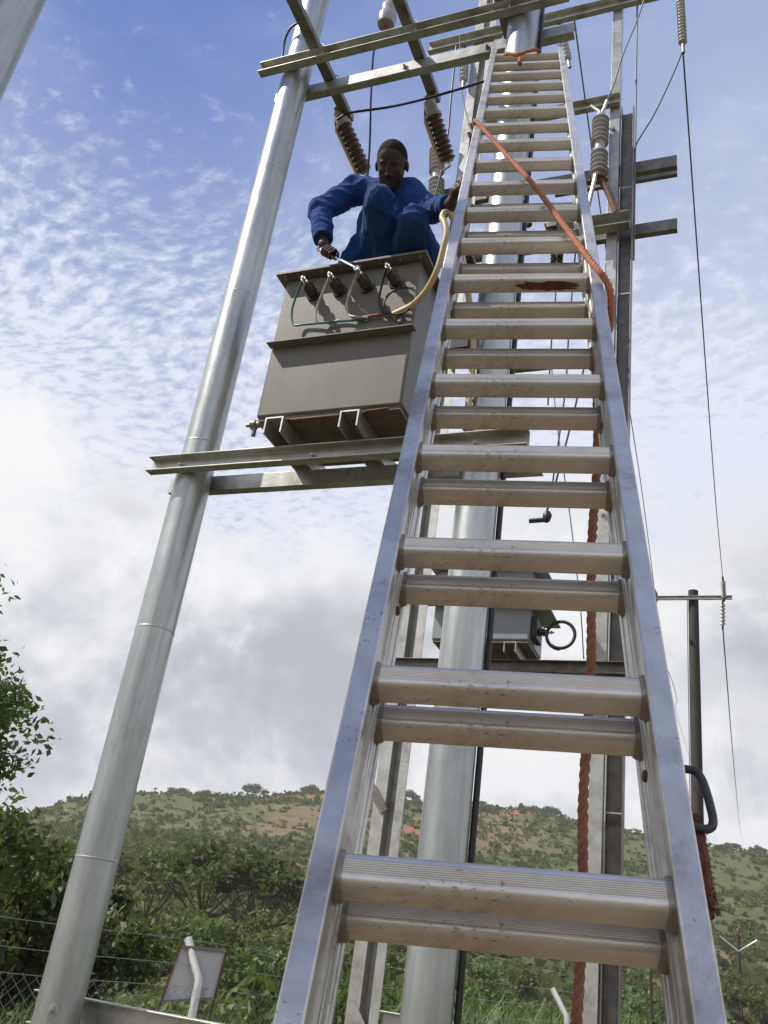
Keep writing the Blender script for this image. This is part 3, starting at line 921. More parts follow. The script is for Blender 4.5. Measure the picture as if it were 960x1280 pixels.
cable('green_lead', hang([(-2.151, TY, 4.815), (-2.155, 3.30, 4.74), (-2.17, 3.30, 4.60), (-2.15, 3.31, 4.505), (-2.08, 3.30, 4.485), (-1.95, 3.31, 4.487), (-1.80, 3.33, 4.495), (-1.72, 3.34, 4.50)]), 0.0062, 'green_wire', 'green lead hanging from the leftmost terminal of the near transformer')
cable('pale_lead', hang([(-1.991, TY, 4.815), (-1.997, 3.30, 4.73), (-2.02, 3.30, 4.60), (-2.02, 3.31, 4.52), (-1.97, 3.32, 4.495), (-1.88, 3.32, 4.50)]), 0.0062, 'white_wire', 'pale lead hanging from the second terminal from the left')
cable('pale_lead', hang([(-1.829, TY, 4.815), (-1.833, 3.30, 4.73), (-1.85, 3.30, 4.60), (-1.84, 3.32, 4.53), (-1.79, 3.31, 4.50), (-1.73, 3.33, 4.50)]), 0.0062, 'white_wire', 'pale lead hanging from the third terminal, at the spanner')
cable('black_lead', hang([(-1.661, TY, 4.815), (-1.665, 3.30, 4.72), (-1.675, 3.31, 4.60), (-1.655, 3.32, 4.53), (-1.62, 3.31, 4.50), (-1.56, 3.33, 4.505)]), 0.007, 'black', 'black lead hanging from the rightmost terminal of the near transformer')
cable('red_lead', hang([(-1.79, 3.335, 4.508), (-1.72, 3.33, 4.509), (-1.65, 3.33, 4.510), (-1.56, 3.33, 4.518)]), 0.008, 'red_wire', 'short red lead along the ledge of the near transformer')
th = np.linspace(0.0, 2 * math.pi * 1.15, 34)
cable('black_lead_loop', hang([(-1.555 + 0.088 * math.cos(a), 3.315 - 0.012 * k / 34, 4.565 + 0.088 * math.sin(a)) for k, a in enumerate(th)]), 0.006, 'black', 'coiled black lead loop at the right end of the near transformer', 2)
cable('cream_cable', [(-1.64, 3.425, 4.58), (-1.53, 3.40, 4.605), (-1.435, 3.34, 4.635), (-1.365, 3.28, 4.71), (-1.335, 3.25, 4.83), (-1.325, 3.24, 4.90), (-1.34, 3.24, 4.97), (-1.365, 3.25, 5.03), (-1.355, 3.26, 5.075), (-1.325, 3.28, 5.06), (-1.30, 3.32, 4.98), (-1.27, 3.42, 4.80), (-1.24, 3.58, 4.5), (-1.235, 3.60, 4.2), (-1.235, 3.60, 3.95)], 0.0165, 'cream_cable', 'thick cream cable looping up beside the ladder from the transformer leads')

# cables of the front frame
cable('down_cable', [(-1.070, 3.757, 7.9), (-1.069, 3.757, 6.0), (-1.070, 3.758, 4.0), (-1.069, 3.757, 2.0), (-1.070, 3.757, 0.0)], 0.0145, 'black', 'dark cable strapped down the right side of the middle round pole', 6)
cable('pole_cable_arch', [(-2.955, 3.66, 7.17), (-2.955, 3.65, 7.36), (-2.945, 3.62, 7.47), (-2.90, 3.59, 7.535), (-2.84, 3.58, 7.55), (-2.77, 3.59, 7.52), (-2.73, 3.62, 7.45), (-2.725, 3.66, 7.36)], 0.009, 'black', 'black cable arching over the left pole above the upper beam')
cable('black_jumper', [(-2.62, 4.02, 7.0), (-2.51, 4.0, 7.015), (-2.2, 4.0, 6.985), (-1.9, 4.0, 6.99), (-1.53, 4.0, 7.03), (-1.2, 4.0, 7.08)], 0.009, 'black', 'black jumper cable running sideways above the head of the worker')
cable('black_drop_wire', [(-2.315, 3.93, 7.77), (-2.37, 3.95, 7.70), (-2.39, 3.96, 7.55), (-2.35, 3.98, 7.1), (-2.29, 4.0, 6.56), (-2.22, 3.99, 5.8), (-2.20, 3.97, 5.28)], 0.007, 'black', 'thin black wire dropping from the bell insulator to the transformer')
cable('black_drop_wire', [(-2.19, 5.0, 8.95), (-2.17, 5.0, 8.3), (-2.15, 5.0, 7.7), (-2.10, 4.8, 6.9), (-2.0, 4.4, 6.2), (-1.95, 4.1, 5.5), (-1.9, 4.0, 5.2)], 0.009, 'black', 'black wire dropping between the right drop-out fuse and the ladder')
cable('thin_jumper', [(-2.0, 4.6, 8.5), (-1.95, 4.7, 7.9), (-1.75, 4.7, 7.2), (-1.55, 4.6, 6.8), (-1.3, 4.4, 6.6)], 0.005, 'wire', 'thin curved wire just left of the ladder top')

# ------------------------------------------------------------------ the extension ladder
LC = np.array([-0.2626, 1.0462, 1.7108]); LD = np.array([-0.1475, 0.4474, 0.8821]); LL_ = np.array([0.9712, 0.2342, 0.0436])
LD /= np.linalg.norm(LD); LL_ = LL_ - LD * (LL_ @ LD); LL_ /= np.linalg.norm(LL_); LN = np.cross(LD, LL_)
SP = 0.3007
LA, LB = 0.041, 0.045          # rung section: along the ladder, through it
lad = thing('extension_ladder', 'long two section aluminium extension ladder leaning on the middle pole', 'ladder', tuple(LC - LD * 1.9))
def lp(t, l, n):
    return LC + LD * t + LL_ * l + LN * n
def rail(side, t0, t1, n0):
    w_, dp, g = 0.031, 0.074, 0.006
    pr = [(0, 0), (w_, 0), (w_, dp), (0, dp), (0, dp - 0.012), (g, dp - 0.018), (g, 0.018), (0, 0.012)]
    i0 = 0.181
    return extrude(pr, lp(t0, side * i0, n0), lp(t1, side * i0, n0), LL_ * side, LN)
NC = LB / 2
for side in (-1, 1):
    part('front_rail', [rail(side, -1.95, 5.56, NC - 0.037)], 'alu', lad, 30, 0.003)
for side in (-1, 1):
    part('rear_rail', [rail(side, -1.93, 2.86, NC + 0.043)], 'alu', lad, 30, 0.003)
# rung profile: ribbed tread towards the climber, rounded corners
def rung_profile():
    P = []
    for a, b in rrect(LA, LB, 0.011, 5):
        P.append((a, b))
    # ribs on the -n face
    lo = [p for p in P]
    ribs = []
    k = 7; x0, x1 = -LA / 2 + 0.011, LA / 2 - 0.011
    for i in range(k):
        xa = x0 + (x1 - x0) * (i + 0.15) / k; xb = x0 + (x1 - x0) * (i + 0.5) / k; xc = x0 + (x1 - x0) * (i + 0.85) / k
        ribs += [(xa, -LB / 2), (xb, -LB / 2 - 0.0011), (xc, -LB / 2)]
    # the list runs anticlockwise; the -n side lies between the third and fourth corner
    return lo[:18] + ribs + lo[18:]
RPROF = rung_profile()
rung_me = make_mesh('rung', [extrude(RPROF, -LL_ * 0.188, LL_ * 0.188, LD, LN)], 'rung', 50)
cpr = [(a * 1.16, b * 1.14) for a, b in rrect(LA, LB, 0.013, 5)]
cpr2 = [(a * 1.05, b * 1.05) for a, b in cpr]
collar_me = make_mesh('collar', [extrude(cpr, -LL_ * 0.188, -LL_ * 0.1755, LD, LN), extrude(cpr2, -LL_ * 0.188, -LL_ * 0.1785, LD, LN)], 'collar', 50)
collar_me2 = make_mesh('collar', [extrude(cpr, LL_ * 0.188, LL_ * 0.1755, LD, LN), extrude(cpr2, LL_ * 0.188, LL_ * 0.1785, LD, LN)], 'collar', 50)
def add_rung(i, n0, rear):
    o = bpy.data.objects.new('rung', rung_me)
    link(o, lad)
    o.location = Vector(lp(i * SP - LA / 2, 0, n0)) - lad.location
    if -2 < i < 11:
        for me in (collar_me, collar_me2):
            link(bpy.data.objects.new('collar', me), o)
    return o
for i in range(-6, 19):
    r_ = add_rung(i, NC, False)
    if i == 6:
        # red soil smear on its underside
        g = np.random.default_rng(2); V = []; n_ = 40
        cen = np.array(lp(0, 0.075, 0)) - np.array(lp(0, 0, 0))
        for k in range(n_):
            a = 2 * math.pi * k / n_; rr = 1 + 0.22 * g.normal() * 0.6
            V.append(tuple(cen + LL_ * 0.082 * rr * math.cos(a) + LN * 0.0125 * rr * math.sin(a) - LD * (LA / 2 + 0.0012)))
        me = bpy.data.meshes.new('soil_smear'); me.from_pydata(V, [], [tuple(range(n_))]); me.materials.append(M['redsoil'])
        s_ = link(bpy.data.objects.new('soil_smear', me), r_); s_['label'] = 'smear of red soil under the rung'
        sd_ = s_.modifiers.new('thick', 'SOLIDIFY'); sd_.thickness = 0.001
for i in range(-6, 10):
    add_rung(i, NC + 0.08, True)
# rivets on the right rail, rung locks at the foot of the fly section
for t_, s_ in ((0.34, 1), (0.19, 1), (0.49, -1), (1.1, 1), (1.7, -1), (2.3, 1)):
    part('rivet', [lathe([(0.008, 0), (0.008, 0.003), (0.004, 0.005)], lp(t_, s_ * 0.1812, NC + 0.05), -LL_ * s_, 12)], 'rust', lad)
hp = [lp(0.160, 0.205, 0.02), lp(0.162, 0.222, 0.02), lp(0.158, 0.233, 0.02), lp(0.140, 0.239, 0.02), lp(0.10, 0.242, 0.02), lp(0.083, 0.240, 0.02), lp(0.077, 0.232, 0.02), lp(0.079, 0.215, 0.02)]
part('side_handle', [tube(spline(hp, 6), 0.0052, 12)], 'handle', lad)
for t_, s_ in ((0.9, 1), (2.2, 1), (1.5, -1)):
    part('guide_bracket', [obox(lp(t_, s_ * 0.2145, NC + 0.04), (0.002, 0.05, 0.02), (LL_, LN, LD))], 'galv', lad)

# ropes
def rope(name, pts, r, mat, label, pitch=6.5, n=14):
    P = spline(pts, n)
    seg = np.linalg.norm(np.diff(P, axis=0), axis=1); L = np.concatenate([[0], np.cumsum(seg)])
    m_ = max(8, int(L[-1] / (r * 0.9)))
    q = np.linspace(0, L[-1], m_)
    P = np.stack([np.interp(q, L, P[:, k]) for k in range(3)], 1)
    T = np.gradient(P, axis=0); T /= np.linalg.norm(T, axis=1, keepdims=True)
    u = rot_to(T[0])[:, 0]; U = []
    for i in range(m_):
        u = u - T[i] * (u @ T[i]); u /= np.linalg.norm(u); U.append(u.copy())
    U = np.array(U); W = np.cross(T, U)
    sh = []
    for k in range(3):
        a = q / (pitch * r) * 2 * math.pi + k * 2 * math.pi / 3
        sh.append(tube(P + 0.5 * r * (np.cos(a)[:, None] * U + np.sin(a)[:, None] * W), 0.56 * r, 6))
    return single(name, sh, mat, label, 'rope', tuple(P[0]), None, 60)

rope('twisted_rope', [lp(3.50, -0.205, 0.04), lp(3.52, -0.212, -0.02), lp(3.45, -0.195, -0.035), lp(3.08, -0.10, -0.03), lp(2.55, 0.03, -0.032), lp(2.05, 0.135, -0.03), lp(1.80, 0.185, -0.032), lp(1.66, 0.218, -0.028), lp(1.60, 0.228, 0.0), lp(1.55, 0.225, 0.06)], 0.0092, 'rope', 'orange red rope slung across the front of the upper ladder rungs')
tp = lp(1.55, 0.222, 0.06)
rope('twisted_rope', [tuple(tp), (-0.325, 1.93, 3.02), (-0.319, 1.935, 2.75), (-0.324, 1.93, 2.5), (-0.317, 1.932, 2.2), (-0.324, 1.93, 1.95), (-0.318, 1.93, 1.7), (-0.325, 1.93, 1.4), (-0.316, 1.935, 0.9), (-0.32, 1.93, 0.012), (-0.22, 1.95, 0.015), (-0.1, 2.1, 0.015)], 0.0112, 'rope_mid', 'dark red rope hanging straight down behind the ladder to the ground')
tie = [lp(5.30, -0.125, -0.012), lp(5.22, -0.10, -0.028), lp(5.14, -0.05, -0.03), lp(5.20, 0.0, -0.035), lp(5.34, 0.055, -0.02), lp(5.43, 0.09, 0.03), lp(5.30, 0.04, 0.07), lp(5.15, -0.03, 0.06), lp(5.06, -0.035, 0.0), lp(5.02, -0.035, -0.03), lp(4.86, -0.04, -0.035)]
rope('rope_tie', tie, 0.0105, 'rope', 'orange red rope knotted round the top rungs and the pole')
tie2 = [lp(5.24, -0.15, -0.02), lp(5.19, -0.12, -0.035), lp(5.17, -0.06, -0.035), lp(5.16, -0.02, -0.035)]
# bundle of red rope hanging beside the right rail
bun = []
g = np.random.default_rng(9)
for k in range(9):
    a = 2 * math.pi * k / 9; o1 = np.array([math.cos(a) * 0.007, math.sin(a) * 0.007, 0])
    top = lp(0.100, 0.2225, 0.035) + o1 + np.array([0, 0, 0.006 * g.normal()])
    bot = lp(-0.02, 0.2215, 0.045) + o1 * 0.6 + np.array([0, 0, 0.01 * g.normal()])
    midp = (top + bot) / 2 + o1 * 0.35 + g.normal(size=3) * 0.0015
    bun.append(tube(spline([top, midp, bot], 8), [0.0056 + 0.0010 * math.sin(j * 1.9 + k) for j in range(17)], 7))
for k in range(420):      # loose fibres
    t_ = g.uniform(-0.02, 0.10); a = g.uniform(0, 6.28)
    p = lp(t_, 0.222, 0.04) + np.array([math.cos(a) * 0.0105, math.sin(a) * 0.0105, 0])
    dv = np.array([math.cos(a), math.sin(a), g.normal() * 0.7]) * g.uniform(0.0015, 0.005)
    bun.append(tube([p, p + dv * 0.6, p + dv + np.array([0, 0, -0.003])], 0.0005, 3))
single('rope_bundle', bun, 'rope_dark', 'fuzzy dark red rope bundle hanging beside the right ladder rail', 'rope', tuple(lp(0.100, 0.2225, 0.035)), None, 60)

# ------------------------------------------------------------------ rear frame
Y2 = 7.0
hat = [(0, 0), (0.105, 0), (0.105, 0.11), (0.185, 0.11), (0.185, 0), (0.262, 0), (0.262, 0.008), (0.193, 0.008), (0.193, 0.118), (0.097, 0.118), (0.097, 0.008), (0, 0.008)]
po = thing('steel_post', 'tall folded steel post seen between the left ladder rail and the middle pole', 'post', (-2.7, Y2, -0.6), 'posts of the rear frame')
part('post_section', [extrude(hat, (-2.838, Y2, -0.7), (-2.838, Y2, 13.5), (1, 0, 0), (0, 1, 0))], 'galv', po, 30, 0.002)
part('gusset', [extrude([(0, 0), (0.26, 0), (0, 0.34)], (-2.78, Y2 - 0.012, 0.95), (-2.78, Y2 - 0.004, 0.95), (1, 0, 0), (0, 0, 1))], 'galv', po)
part('brace_or_shadow', [obox((-2.80, Y2 - 0.02, 2.72), (0.035, 0.006, 0.12), ((0.8, 0, 0.6), (0, 1, 0), (-0.6, 0, 0.8)))], 'galv_old', po)  # slanted dark plate standing in for a bolt's shadow on the post
po = thing('steel_post', 'pale steel post right of the ladder with a darker channel beside it', 'post', (-1.02, Y2, -0.6), 'posts of the rear frame')
part('front_channel', [extrude(c_prof(0.10, 0.105, 0.008), (-1.138, Y2, -0.7), (-1.138, Y2, 13.5), (0, 1, 0), (1, 0, 0))], 'galv', po, 30, 0.002)
part('side_channel', [extrude(c_prof(0.11, 0.128, 0.008), (-1.018, Y2 + 0.12, -0.7), (-1.018, Y2 + 0.12, 10.19), (0, -1, 0), (1, 0, 0))], 'galv_old', po, 30, 0.002)
for z in (2.1, 2.75, 3.4, 4.6, 5.8, 7.6, 9.0):
    part('tie_plate', [box((-1.010, Y2 + 0.03, z), (-0.90, Y2 + 0.036, z + 0.012))], 'galv', po)
for z in (9.85, 8.55, 6.9, 5.2):
    part('bolt', hexbolt((-1.09, Y2, z), (0, -1, 0), 0.016, 0.014), 'galv', po)

def rbeam(label, x0, x1, y, z0, h, b, op, mat):
    return channel(label, x0, x1, y, z0, h, b, op, mat, (), 'channel_beam', 0.008, 'beams of the rear frame')
rbeam('far channel beam under the far transformer', -2.95, -0.86, Y2 + 0.2, 3.80, 0.10, 0.06, 1, 'galv')
rbeam('far front channel beam under the far transformer', -2.93, -0.88, Y2 - 0.012, 3.78, 0.10, 0.06, -1, 'galv_old')
rbeam('far channel beam sticking out right of the pale post, upper one', -3.25, -0.465, Y2 + 0.24, 9.42, 0.155, 0.07, 1, 'galv_old')
rbeam('thin far bar just under the upper beam right of the pale post', -1.75, -0.465, Y2 + 0.24, 9.30, 0.05, 0.05, 1, 'galv_old')
rbeam('far channel beam sticking out right of the pale post, lower one', -3.1, -0.472, Y2 + 0.24, 8.54, 0.14, 0.07, 1, 'galv_old')
rbeam('short far beam carrying the grey insulator fork, right of the ladder top', -2.75, -1.03, Y2 - 0.004, 10.19, 0.15, 0.07, -1, 'galv')
rbeam('topmost far channel beam crossing the rear posts', -3.42, -0.50, Y2 - 0.004, 11.83, 0.17, 0.07, -1, 'galv')
rbeam('bracket beam holding the grey insulator beside the pale post', -1.75, -0.90, Y2 - 0.02, 8.36, 0.16, 0.12, -1, 'galv')
rbeam('dark beam seen between the ladder rungs right of the middle pole', -2.0, -1.02, Y2 - 0.01, 6.76, 0.13, 0.08, -1, 'galv_old')
rbeam('low tie beam between the rear posts near the ground', -2.57, -1.14, Y2 + 0.05, 1.13, 0.12, 0.06, -1, 'galv')
rbeam('beam behind the worker at shoulder height', -3.30, -2.85, Y2 - 0.004, 9.18, 0.16, 0.07, -1, 'galv')

def post_insulator(label, x, y, z, lean=0.0):
    t = thing('post_insulator', label, 'insulator', (x, y, z), 'grey insulators of the rear frame')
    a = np.array([lean, 0, 1.0]); a /= np.linalg.norm(a)
    pr = sheds(5, 0.06, 0.092, 0.068, 0.0) + [(0.055, 0.35), (0.055, 0.44)] + sheds(6, 0.06, 0.092, 0.066, 0.45) + [(0.05, 0.86), (0.045, 0.9)]
    part('porcelain', [lathe(pr, (x, y, z), a, 22)], 'grey_ins', t)
    tp_ = np.array((x, y, z)) + a * 0.9
    part('fork', [tube([tp_, tp_ + np.array([-0.02, 0, 0.06]), tp_ + np.array([-0.11, 0, 0.17])], 0.018, 8), tube([tp_, tp_ + np.array([0.03, 0, 0.08]), tp_ + np.array([0.06, 0, 0.2])], 0.018, 8)], 'galv', t)
    part('bracket', [tube(spline([(x, y, z + 0.02), (x + 0.02, y, z - 0.06), (x + 0.10, y, z - 0.25), (x + 0.19, y, z - 0.56)], 5), 0.035, 8), lathe([(0.07, -0.05), (0.075, 0.0), (0.065, 0.06)], (x, y, z - 0.01), a, 14)], 'rust', t)
    part('link_rod', [tube([(x - 0.02, y - 0.05, z - 0.04), (x - 0.12, y - 0.06, z - 0.75)], 0.022, 8)], 'galv', t)
    return t
post_insulator('tall grey ribbed insulator beside the pale steel post right of the ladder', -1.215, Y2 - 0.12, 9.08)
post_insulator('grey ribbed insulator behind the shoulder of the worker', -2.985, Y2 - 0.12, 9.12, -0.10)
post_insulator('grey ribbed insulator hidden behind the upper ladder rungs', -2.1, Y2 - 0.12, 9.10)

def disconnect(label, x, z):
    t = thing('disconnect_switch', label, 'switch', (x, Y2 - 0.1, z), 'switches of the rear frame')
    part('base', [box((x - 0.05, Y2 - 0.35, z), (x + 0.05, Y2 + 0.05, z + 0.07))], 'galv_old', t, 40, 0.003)
    for dy in (-0.28, -0.02):
        part('insulator', [lathe(sheds(4, 0.035, 0.065, 0.05), (x, Y2 + dy, z - 0.2), (0, 0, 1), 14)], 'bush', t)
    part('blade', [tube([(x, Y2 - 0.36, z - 0.21), (x, Y2 + 0.06, z - 0.23)], 0.018, 8), tube([(x, Y2 - 0.33, z - 0.22), (x + 0.08, Y2 - 0.36, z - 0.34)], 0.014, 6)], 'rust', t)
    return t
disconnect('dark switch seen between ladder rungs, right of the middle pole', -1.62, 8.25)
disconnect('dark switch seen between ladder rungs, at the middle pole', -2.05, 8.25)
disconnect('dark switch seen between ladder rungs, left of the middle pole', -2.55, 8.25)
bx_ = thing('control_box', 'small black box seen between the ladder rungs left of the middle pole', 'box', (-2.46, Y2 - 0.1, 6.95), None)
part('housing', [box((-2.66, Y2 - 0.25, 6.93), (-2.36, Y2 + 0.0, 7.25))], 'black', bx_, 40, 0.02)
part('cover', [box((-2.64, Y2 - 0.262, 6.95), (-2.38, Y2 - 0.252, 7.23))], 'black', bx_, 40, 0.004)
part('gland', [lathe([(0.03, 0), (0.03, 0.04), (0.018, 0.045), (0.018, 0.10)], (-2.44, Y2 - 0.12, 6.93), (0, 0, -1), 10)], 'brass', bx_)

# far transformer
ft = thing('transformer', 'smaller far transformer seen below the ladder rungs behind the middle pole', 'transformer', (-1.98, 7.0, 3.90), 'box transformers')
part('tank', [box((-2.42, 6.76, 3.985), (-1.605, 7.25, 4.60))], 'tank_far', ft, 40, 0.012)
part('base_plate', [box((-2.41, 6.77, 3.965), (-1.615, 7.24, 3.984))], 'tank_rust', ft)
part('lid', [box((-2.48, 6.68, 4.602), (-1.50, 7.32, 4.62))], 'tank_far', ft, 40, 0.002)
part('ledge', [box((-2.48, 6.66, 4.275), (-1.46, 6.759, 4.285)), box((-1.604, 6.66, 4.274), (-1.46, 7.28, 4.286))], 'tank_far', ft, 40, 0.001)
for x in (-2.2, -1.80):
    part('skid', [extrude([(0, 0), (0.008, 0), (0.008, 0.075), (0.092, 0.075), (0.092, 0), (0.10, 0), (0.10, 0.083), (0, 0.083)], (x, 6.74, 3.881), (x, 7.28, 3.881), (1, 0, 0), (0, 0, 1))], 'galv', ft, 30)
bushing(ft, -1.604, 6.9, 4.10, (1, 0, 0), 0.16, 0.035)
for x in (-1.75, -1.95):
    bushing(ft, x, 6.759, 4.42, (0, -1, 0), 0.14, 0.035)
part('cable_box', [box((-1.60, 6.80, 4.02), (-1.555, 7.0, 4.20))], 'black', ft, 40, 0.004)
th = np.linspace(-2.2, 2 * math.pi - 1.6, 30)
cable('black_cable_loop', [(-1.36 + 0.112 * math.cos(a), 6.78 + 0.0008 * k, 4.04 + 0.112 * math.sin(a)) for k, a in enumerate(th)], 0.014, 'black', 'round black cable loop beside the far transformer', 2)
cable('clamped_wire', [(-1.28, Y2 - 0.08, 6.76), (-1.36, Y2 - 0.1, 6.2), (-1.47, Y2 - 0.12, 5.55), (-1.53, Y2 - 0.12, 5.27), (-1.56, Y2 - 0.1, 5.17)], 0.010, 'black', 'black wire coming down to a clamp above the far transformer')
single('wire_clamp', [lathe([(0.02, 0), (0.035, 0.02), (0.04, 0.07), (0.02, 0.10)], (-1.555, 6.9, 5.10), (0.15, 0, 1), 12), tube([(-1.56, 6.9, 5.12), (-1.70, 6.9, 5.115)], 0.022, 8)], 'black', 'dark wire clamp hanging above the far transformer', 'clamp', (-1.56, 6.9, 5.1))
cable('thin_wire', [(-1.60, Y2 - 0.05, 6.76), (-1.50, Y2 - 0.05, 6.0), (-1.38, Y2 - 0.05, 5.3), (-1.25, Y2 - 0.05, 4.4), (-1.20, Y2 - 0.05, 3.9)], 0.005, 'wire', 'thin wire slanting down left of the hanging rope')
cable('black_feeder', [(-1.60, Y2 - 0.15, 8.36), (-1.58, Y2 - 0.15, 7.6), (-1.60, Y2 - 0.12, 6.95), (-1.60, Y2 - 0.1, 6.3)], 0.008, 'black', 'black feeder wire seen through the ladder rungs, left one of two')
cable('black_feeder', [(-1.40, Y2 - 0.15, 8.36), (-1.42, Y2 - 0.15, 7.6), (-1.44, Y2 - 0.12, 6.95), (-1.45, Y2 - 0.1, 6.4), (-1.53, Y2 - 0.1, 5.3)], 0.008, 'black', 'black feeder wire seen through the ladder rungs, right one of two')

# string insulators and overhead line to the timber pole
def string_insulator(label, p0, p1, n, r, grp='string insulators'):
    p0 = np.array(p0, float); p1 = np.array(p1, float); L = np.linalg.norm(p1 - p0); a = (p1 - p0) / L
    t = thing('string_insulator', label, 'insulator', tuple(p0), grp)
    part('sheds', [lathe(sheds(n, r * 0.35, r, (L - 0.12) / n, 0.06), p0, a, 16)], 'grey_ins', t)
    part('end_fitting', [tube([p0 - a * 0.08, p0 + a * 0.07], r * 0.4, 8), tube([p1 - a * 0.07, p1 + a * 0.08], r * 0.4, 8)], 'galv_old', t)
    return t
string_insulator('long white string insulator hanging at the top right', (-0.361, 6.49, 11.05), (-0.342, 6.49, 10.25), 13, 0.045)
string_insulator('string insulator beside the right rail of the ladder top', (-1.77, 7.0, 11.83), (-1.62, 6.97, 11.05), 9, 0.05)
string_insulator('slanted string insulator left of the ladder top', (-2.95, 7.0, 11.8), (-2.86, 6.9, 11.0), 8, 0.055)
tpx, tpy = -1.331, 24.96
tp_ = thing('power_pole', 'dark timber power pole with a steel crossarm right of the ladder', 'pole', (tpx, tpy, gz(tpx, tpy)))
part('shaft', [lathe([(0.17, gz(tpx, tpy) - 0.5), (0.15, 6.0), (0.135, 11.9)], (tpx, tpy, 0), (0, 0, 1), 20)], 'wood', tp_)
part('crossarm', [extrude(c_prof(0.07, 0.11, 0.01), (-2.40, tpy - 0.14, 11.57), (-0.31, tpy - 0.14, 11.57), (0, -1, 0), (0, 0, 1))], 'galv', tp_, 30)
part('earth_wire', [tube([(tpx - 0.16, tpy - 0.06, 11.6), (tpx - 0.17, tpy - 0.06, 6), (tpx - 0.18, tpy - 0.06, 0)], 0.012, 5)], 'wire', tp_)
for (a, b, c, lab) in (((-0.52, 24.82, 11.6), (-0.52, 24.2, 11.93), None, 'near side string insulator on the right end of the far crossarm'),
                       ((-0.56, 24.95, 11.55), (-0.60, 25.75, 11.12), None, 'far side string insulator on the right end of the far crossarm'),
                       ((-2.32, 24.82, 11.55), (-2.30, 24.2, 11.60), None, 'near side string insulator on the left end of the far crossarm'),
                       ((-2.38, 24.95, 11.5), (-2.44, 25.75, 10.75), None, 'far side string insulator on the left end of the far crossarm')):
    string_insulator(lab, a, b, 6, 0.07, 'insulators of the far crossarm')

def wire(pts, r, label, n=8):
    return cable('overhead_wire', pts, r, 'wire', label, n, 5, 'wire', 'overhead line wires')
wire([(-0.342, 6.49, 10.17), (-0.40, 12.0, 10.35), (-0.47, 18.0, 10.95), (-0.52, 24.12, 11.93)], 0.010, 'overhead wire from the top right string insulator to the far crossarm')
wire([(-0.60, 25.83, 11.08), (-1.0, 60, 14.2), (-2.0, 150, 25.0), (-3.1, 300, 43.7), (-3.3, 390, 56.5)], 0.020, 'overhead wire from the right end of the far crossarm over the hill')
wire([(-2.30, 24.12, 11.60), (-2.18, 20.0, 12.30), (-1.92, 15.0, 11.75), (-1.70, 10.0, 11.6), (-1.60, 7.0, 11.9)], 0.010, 'overhead wire running close along the right ladder rail')
wire([(-2.44, 25.83, 10.7), (-4.34, 60, 19.0), (-7.5, 120, 29.8), (-8.7, 300, 40.0), (-9, 390, 56.0)], 0.018, 'overhead wire from the left end of the far crossarm over the hill')
cable('jumper_wire', [(-0.342, 6.49, 10.22), (-0.45, 6.6, 10.02), (-0.65, 6.8, 9.74), (-0.855, 7.0, 9.57), (-0.88, 7.1, 9.5)], 0.008, 'wire', 'jumper wire from the top right string insulator to the pale post', cat='wire')
cable('jumper_wire', [(-1.155, Y2 - 0.12, 10.18), (-1.10, 6.95, 10.5), (-1.0, 6.9, 10.9), (-0.85, 6.85, 11.35), (-0.76, 6.8, 11.65), (-0.70, 6.8, 12.0)], 0.009, 'wire', 'jumper wire rising from the fork of the tall grey insulator', cat='wire')
cable('post_wire', [(-0.865, Y2 + 0.02, 13.0), (-0.868, Y2 + 0.02, 11.5), (-0.868, Y2 + 0.02, 10.2), (-0.868, Y2 + 0.02, 8.0)], 0.010, 'wire', 'wire running down the right edge of the pale post', cat='wire')

# small far pole
fx, fy = polar(-1.1, 96)
fz = gz(fx, fy); ftop = 1.6 + 96 * math.tan(R(3.45))
sp_ = thing('far_power_pole', 'small far power pole with V shaped arms on the green slope', 'pole', (fx, fy, fz))
part('shaft', [lathe([(0.22, fz - 0.5), (0.17, ftop)], (fx, fy, 0), (0, 0, 1), 10)], 'wood', sp_)
part('brace_or_shadow', [tube([(fx - 1.6, fy, ftop - 0.1), (fx, fy - 0.1, ftop - 1.2), (fx + 1.6, fy, ftop - 0.1)], 0.10, 6)], 'galv', sp_)
part('crossarm', [tube([(fx - 2.9, fy, ftop + 0.0), (fx + 2.9, fy, ftop + 0.0)], 0.06, 6)], 'wood', sp_)
for dx in (-2.8, 0, 2.8):
    part('insulator', [lathe([(0.06, 0), (0.14, 0.2), (0.14, 0.5), (0.05, 0.7)], (fx + dx, fy, ftop), (0, 0, 1), 8)], 'brown_ins', sp_)

# ------------------------------------------------------------------ fence, sign
SIGN = ((-3.995, 6.456, 1.466), (-3.70, 6.63, 1.484), (-3.72, 6.62, 1.165), (-4.03, 6.41, 1.10))
def nrm(v):
    v = np.array(v, float); return v / np.linalg.norm(v)
def fl(s, off=0.0, z=0.0):
    return np.array([-4.3 + 0.76 * s - 0.938 * off, 5.14 + 2.06 * s + 0.346 * off, z])
FD = np.array([0.346, 0.938, 0])
S0, S1 = -1.3, 3.7
fe = thing('chain_link_fence', 'low chain link fence with barbed wire running behind the left pole', 'fence', tuple(fl(0.6, 0, -0.65)))
for s in (-0.55, 0.655, 1.84, 3.02):
    b0 = fl(s, 0, -0.75); b1 = fl(s, 0, 1.27); b2 = fl(s - 0.02, 0.17, 1.53)
    part('fence_post', [tube(np.array([b0, b0 * 0.5 + b1 * 0.5, b1, b1 + (b2 - b1) * 0.12, b2]), 0.030, 14)], 'white_tube', fe, 60)
b0 = fl(0.655, 0.0, 1.15); part('stay', [tube([fl(0.655, 0.0, 0.95), fl(0.50, 0.03, 0.62)], 0.013, 8)], 'white_tube', fe)
ml = []
H0, H1 = -0.7, 1.21
LT = (S1 - S0) * 2.1957
pt = 0.085
k = -int((H1 - H0) / pt) - 1
n_w = int(LT / pt)
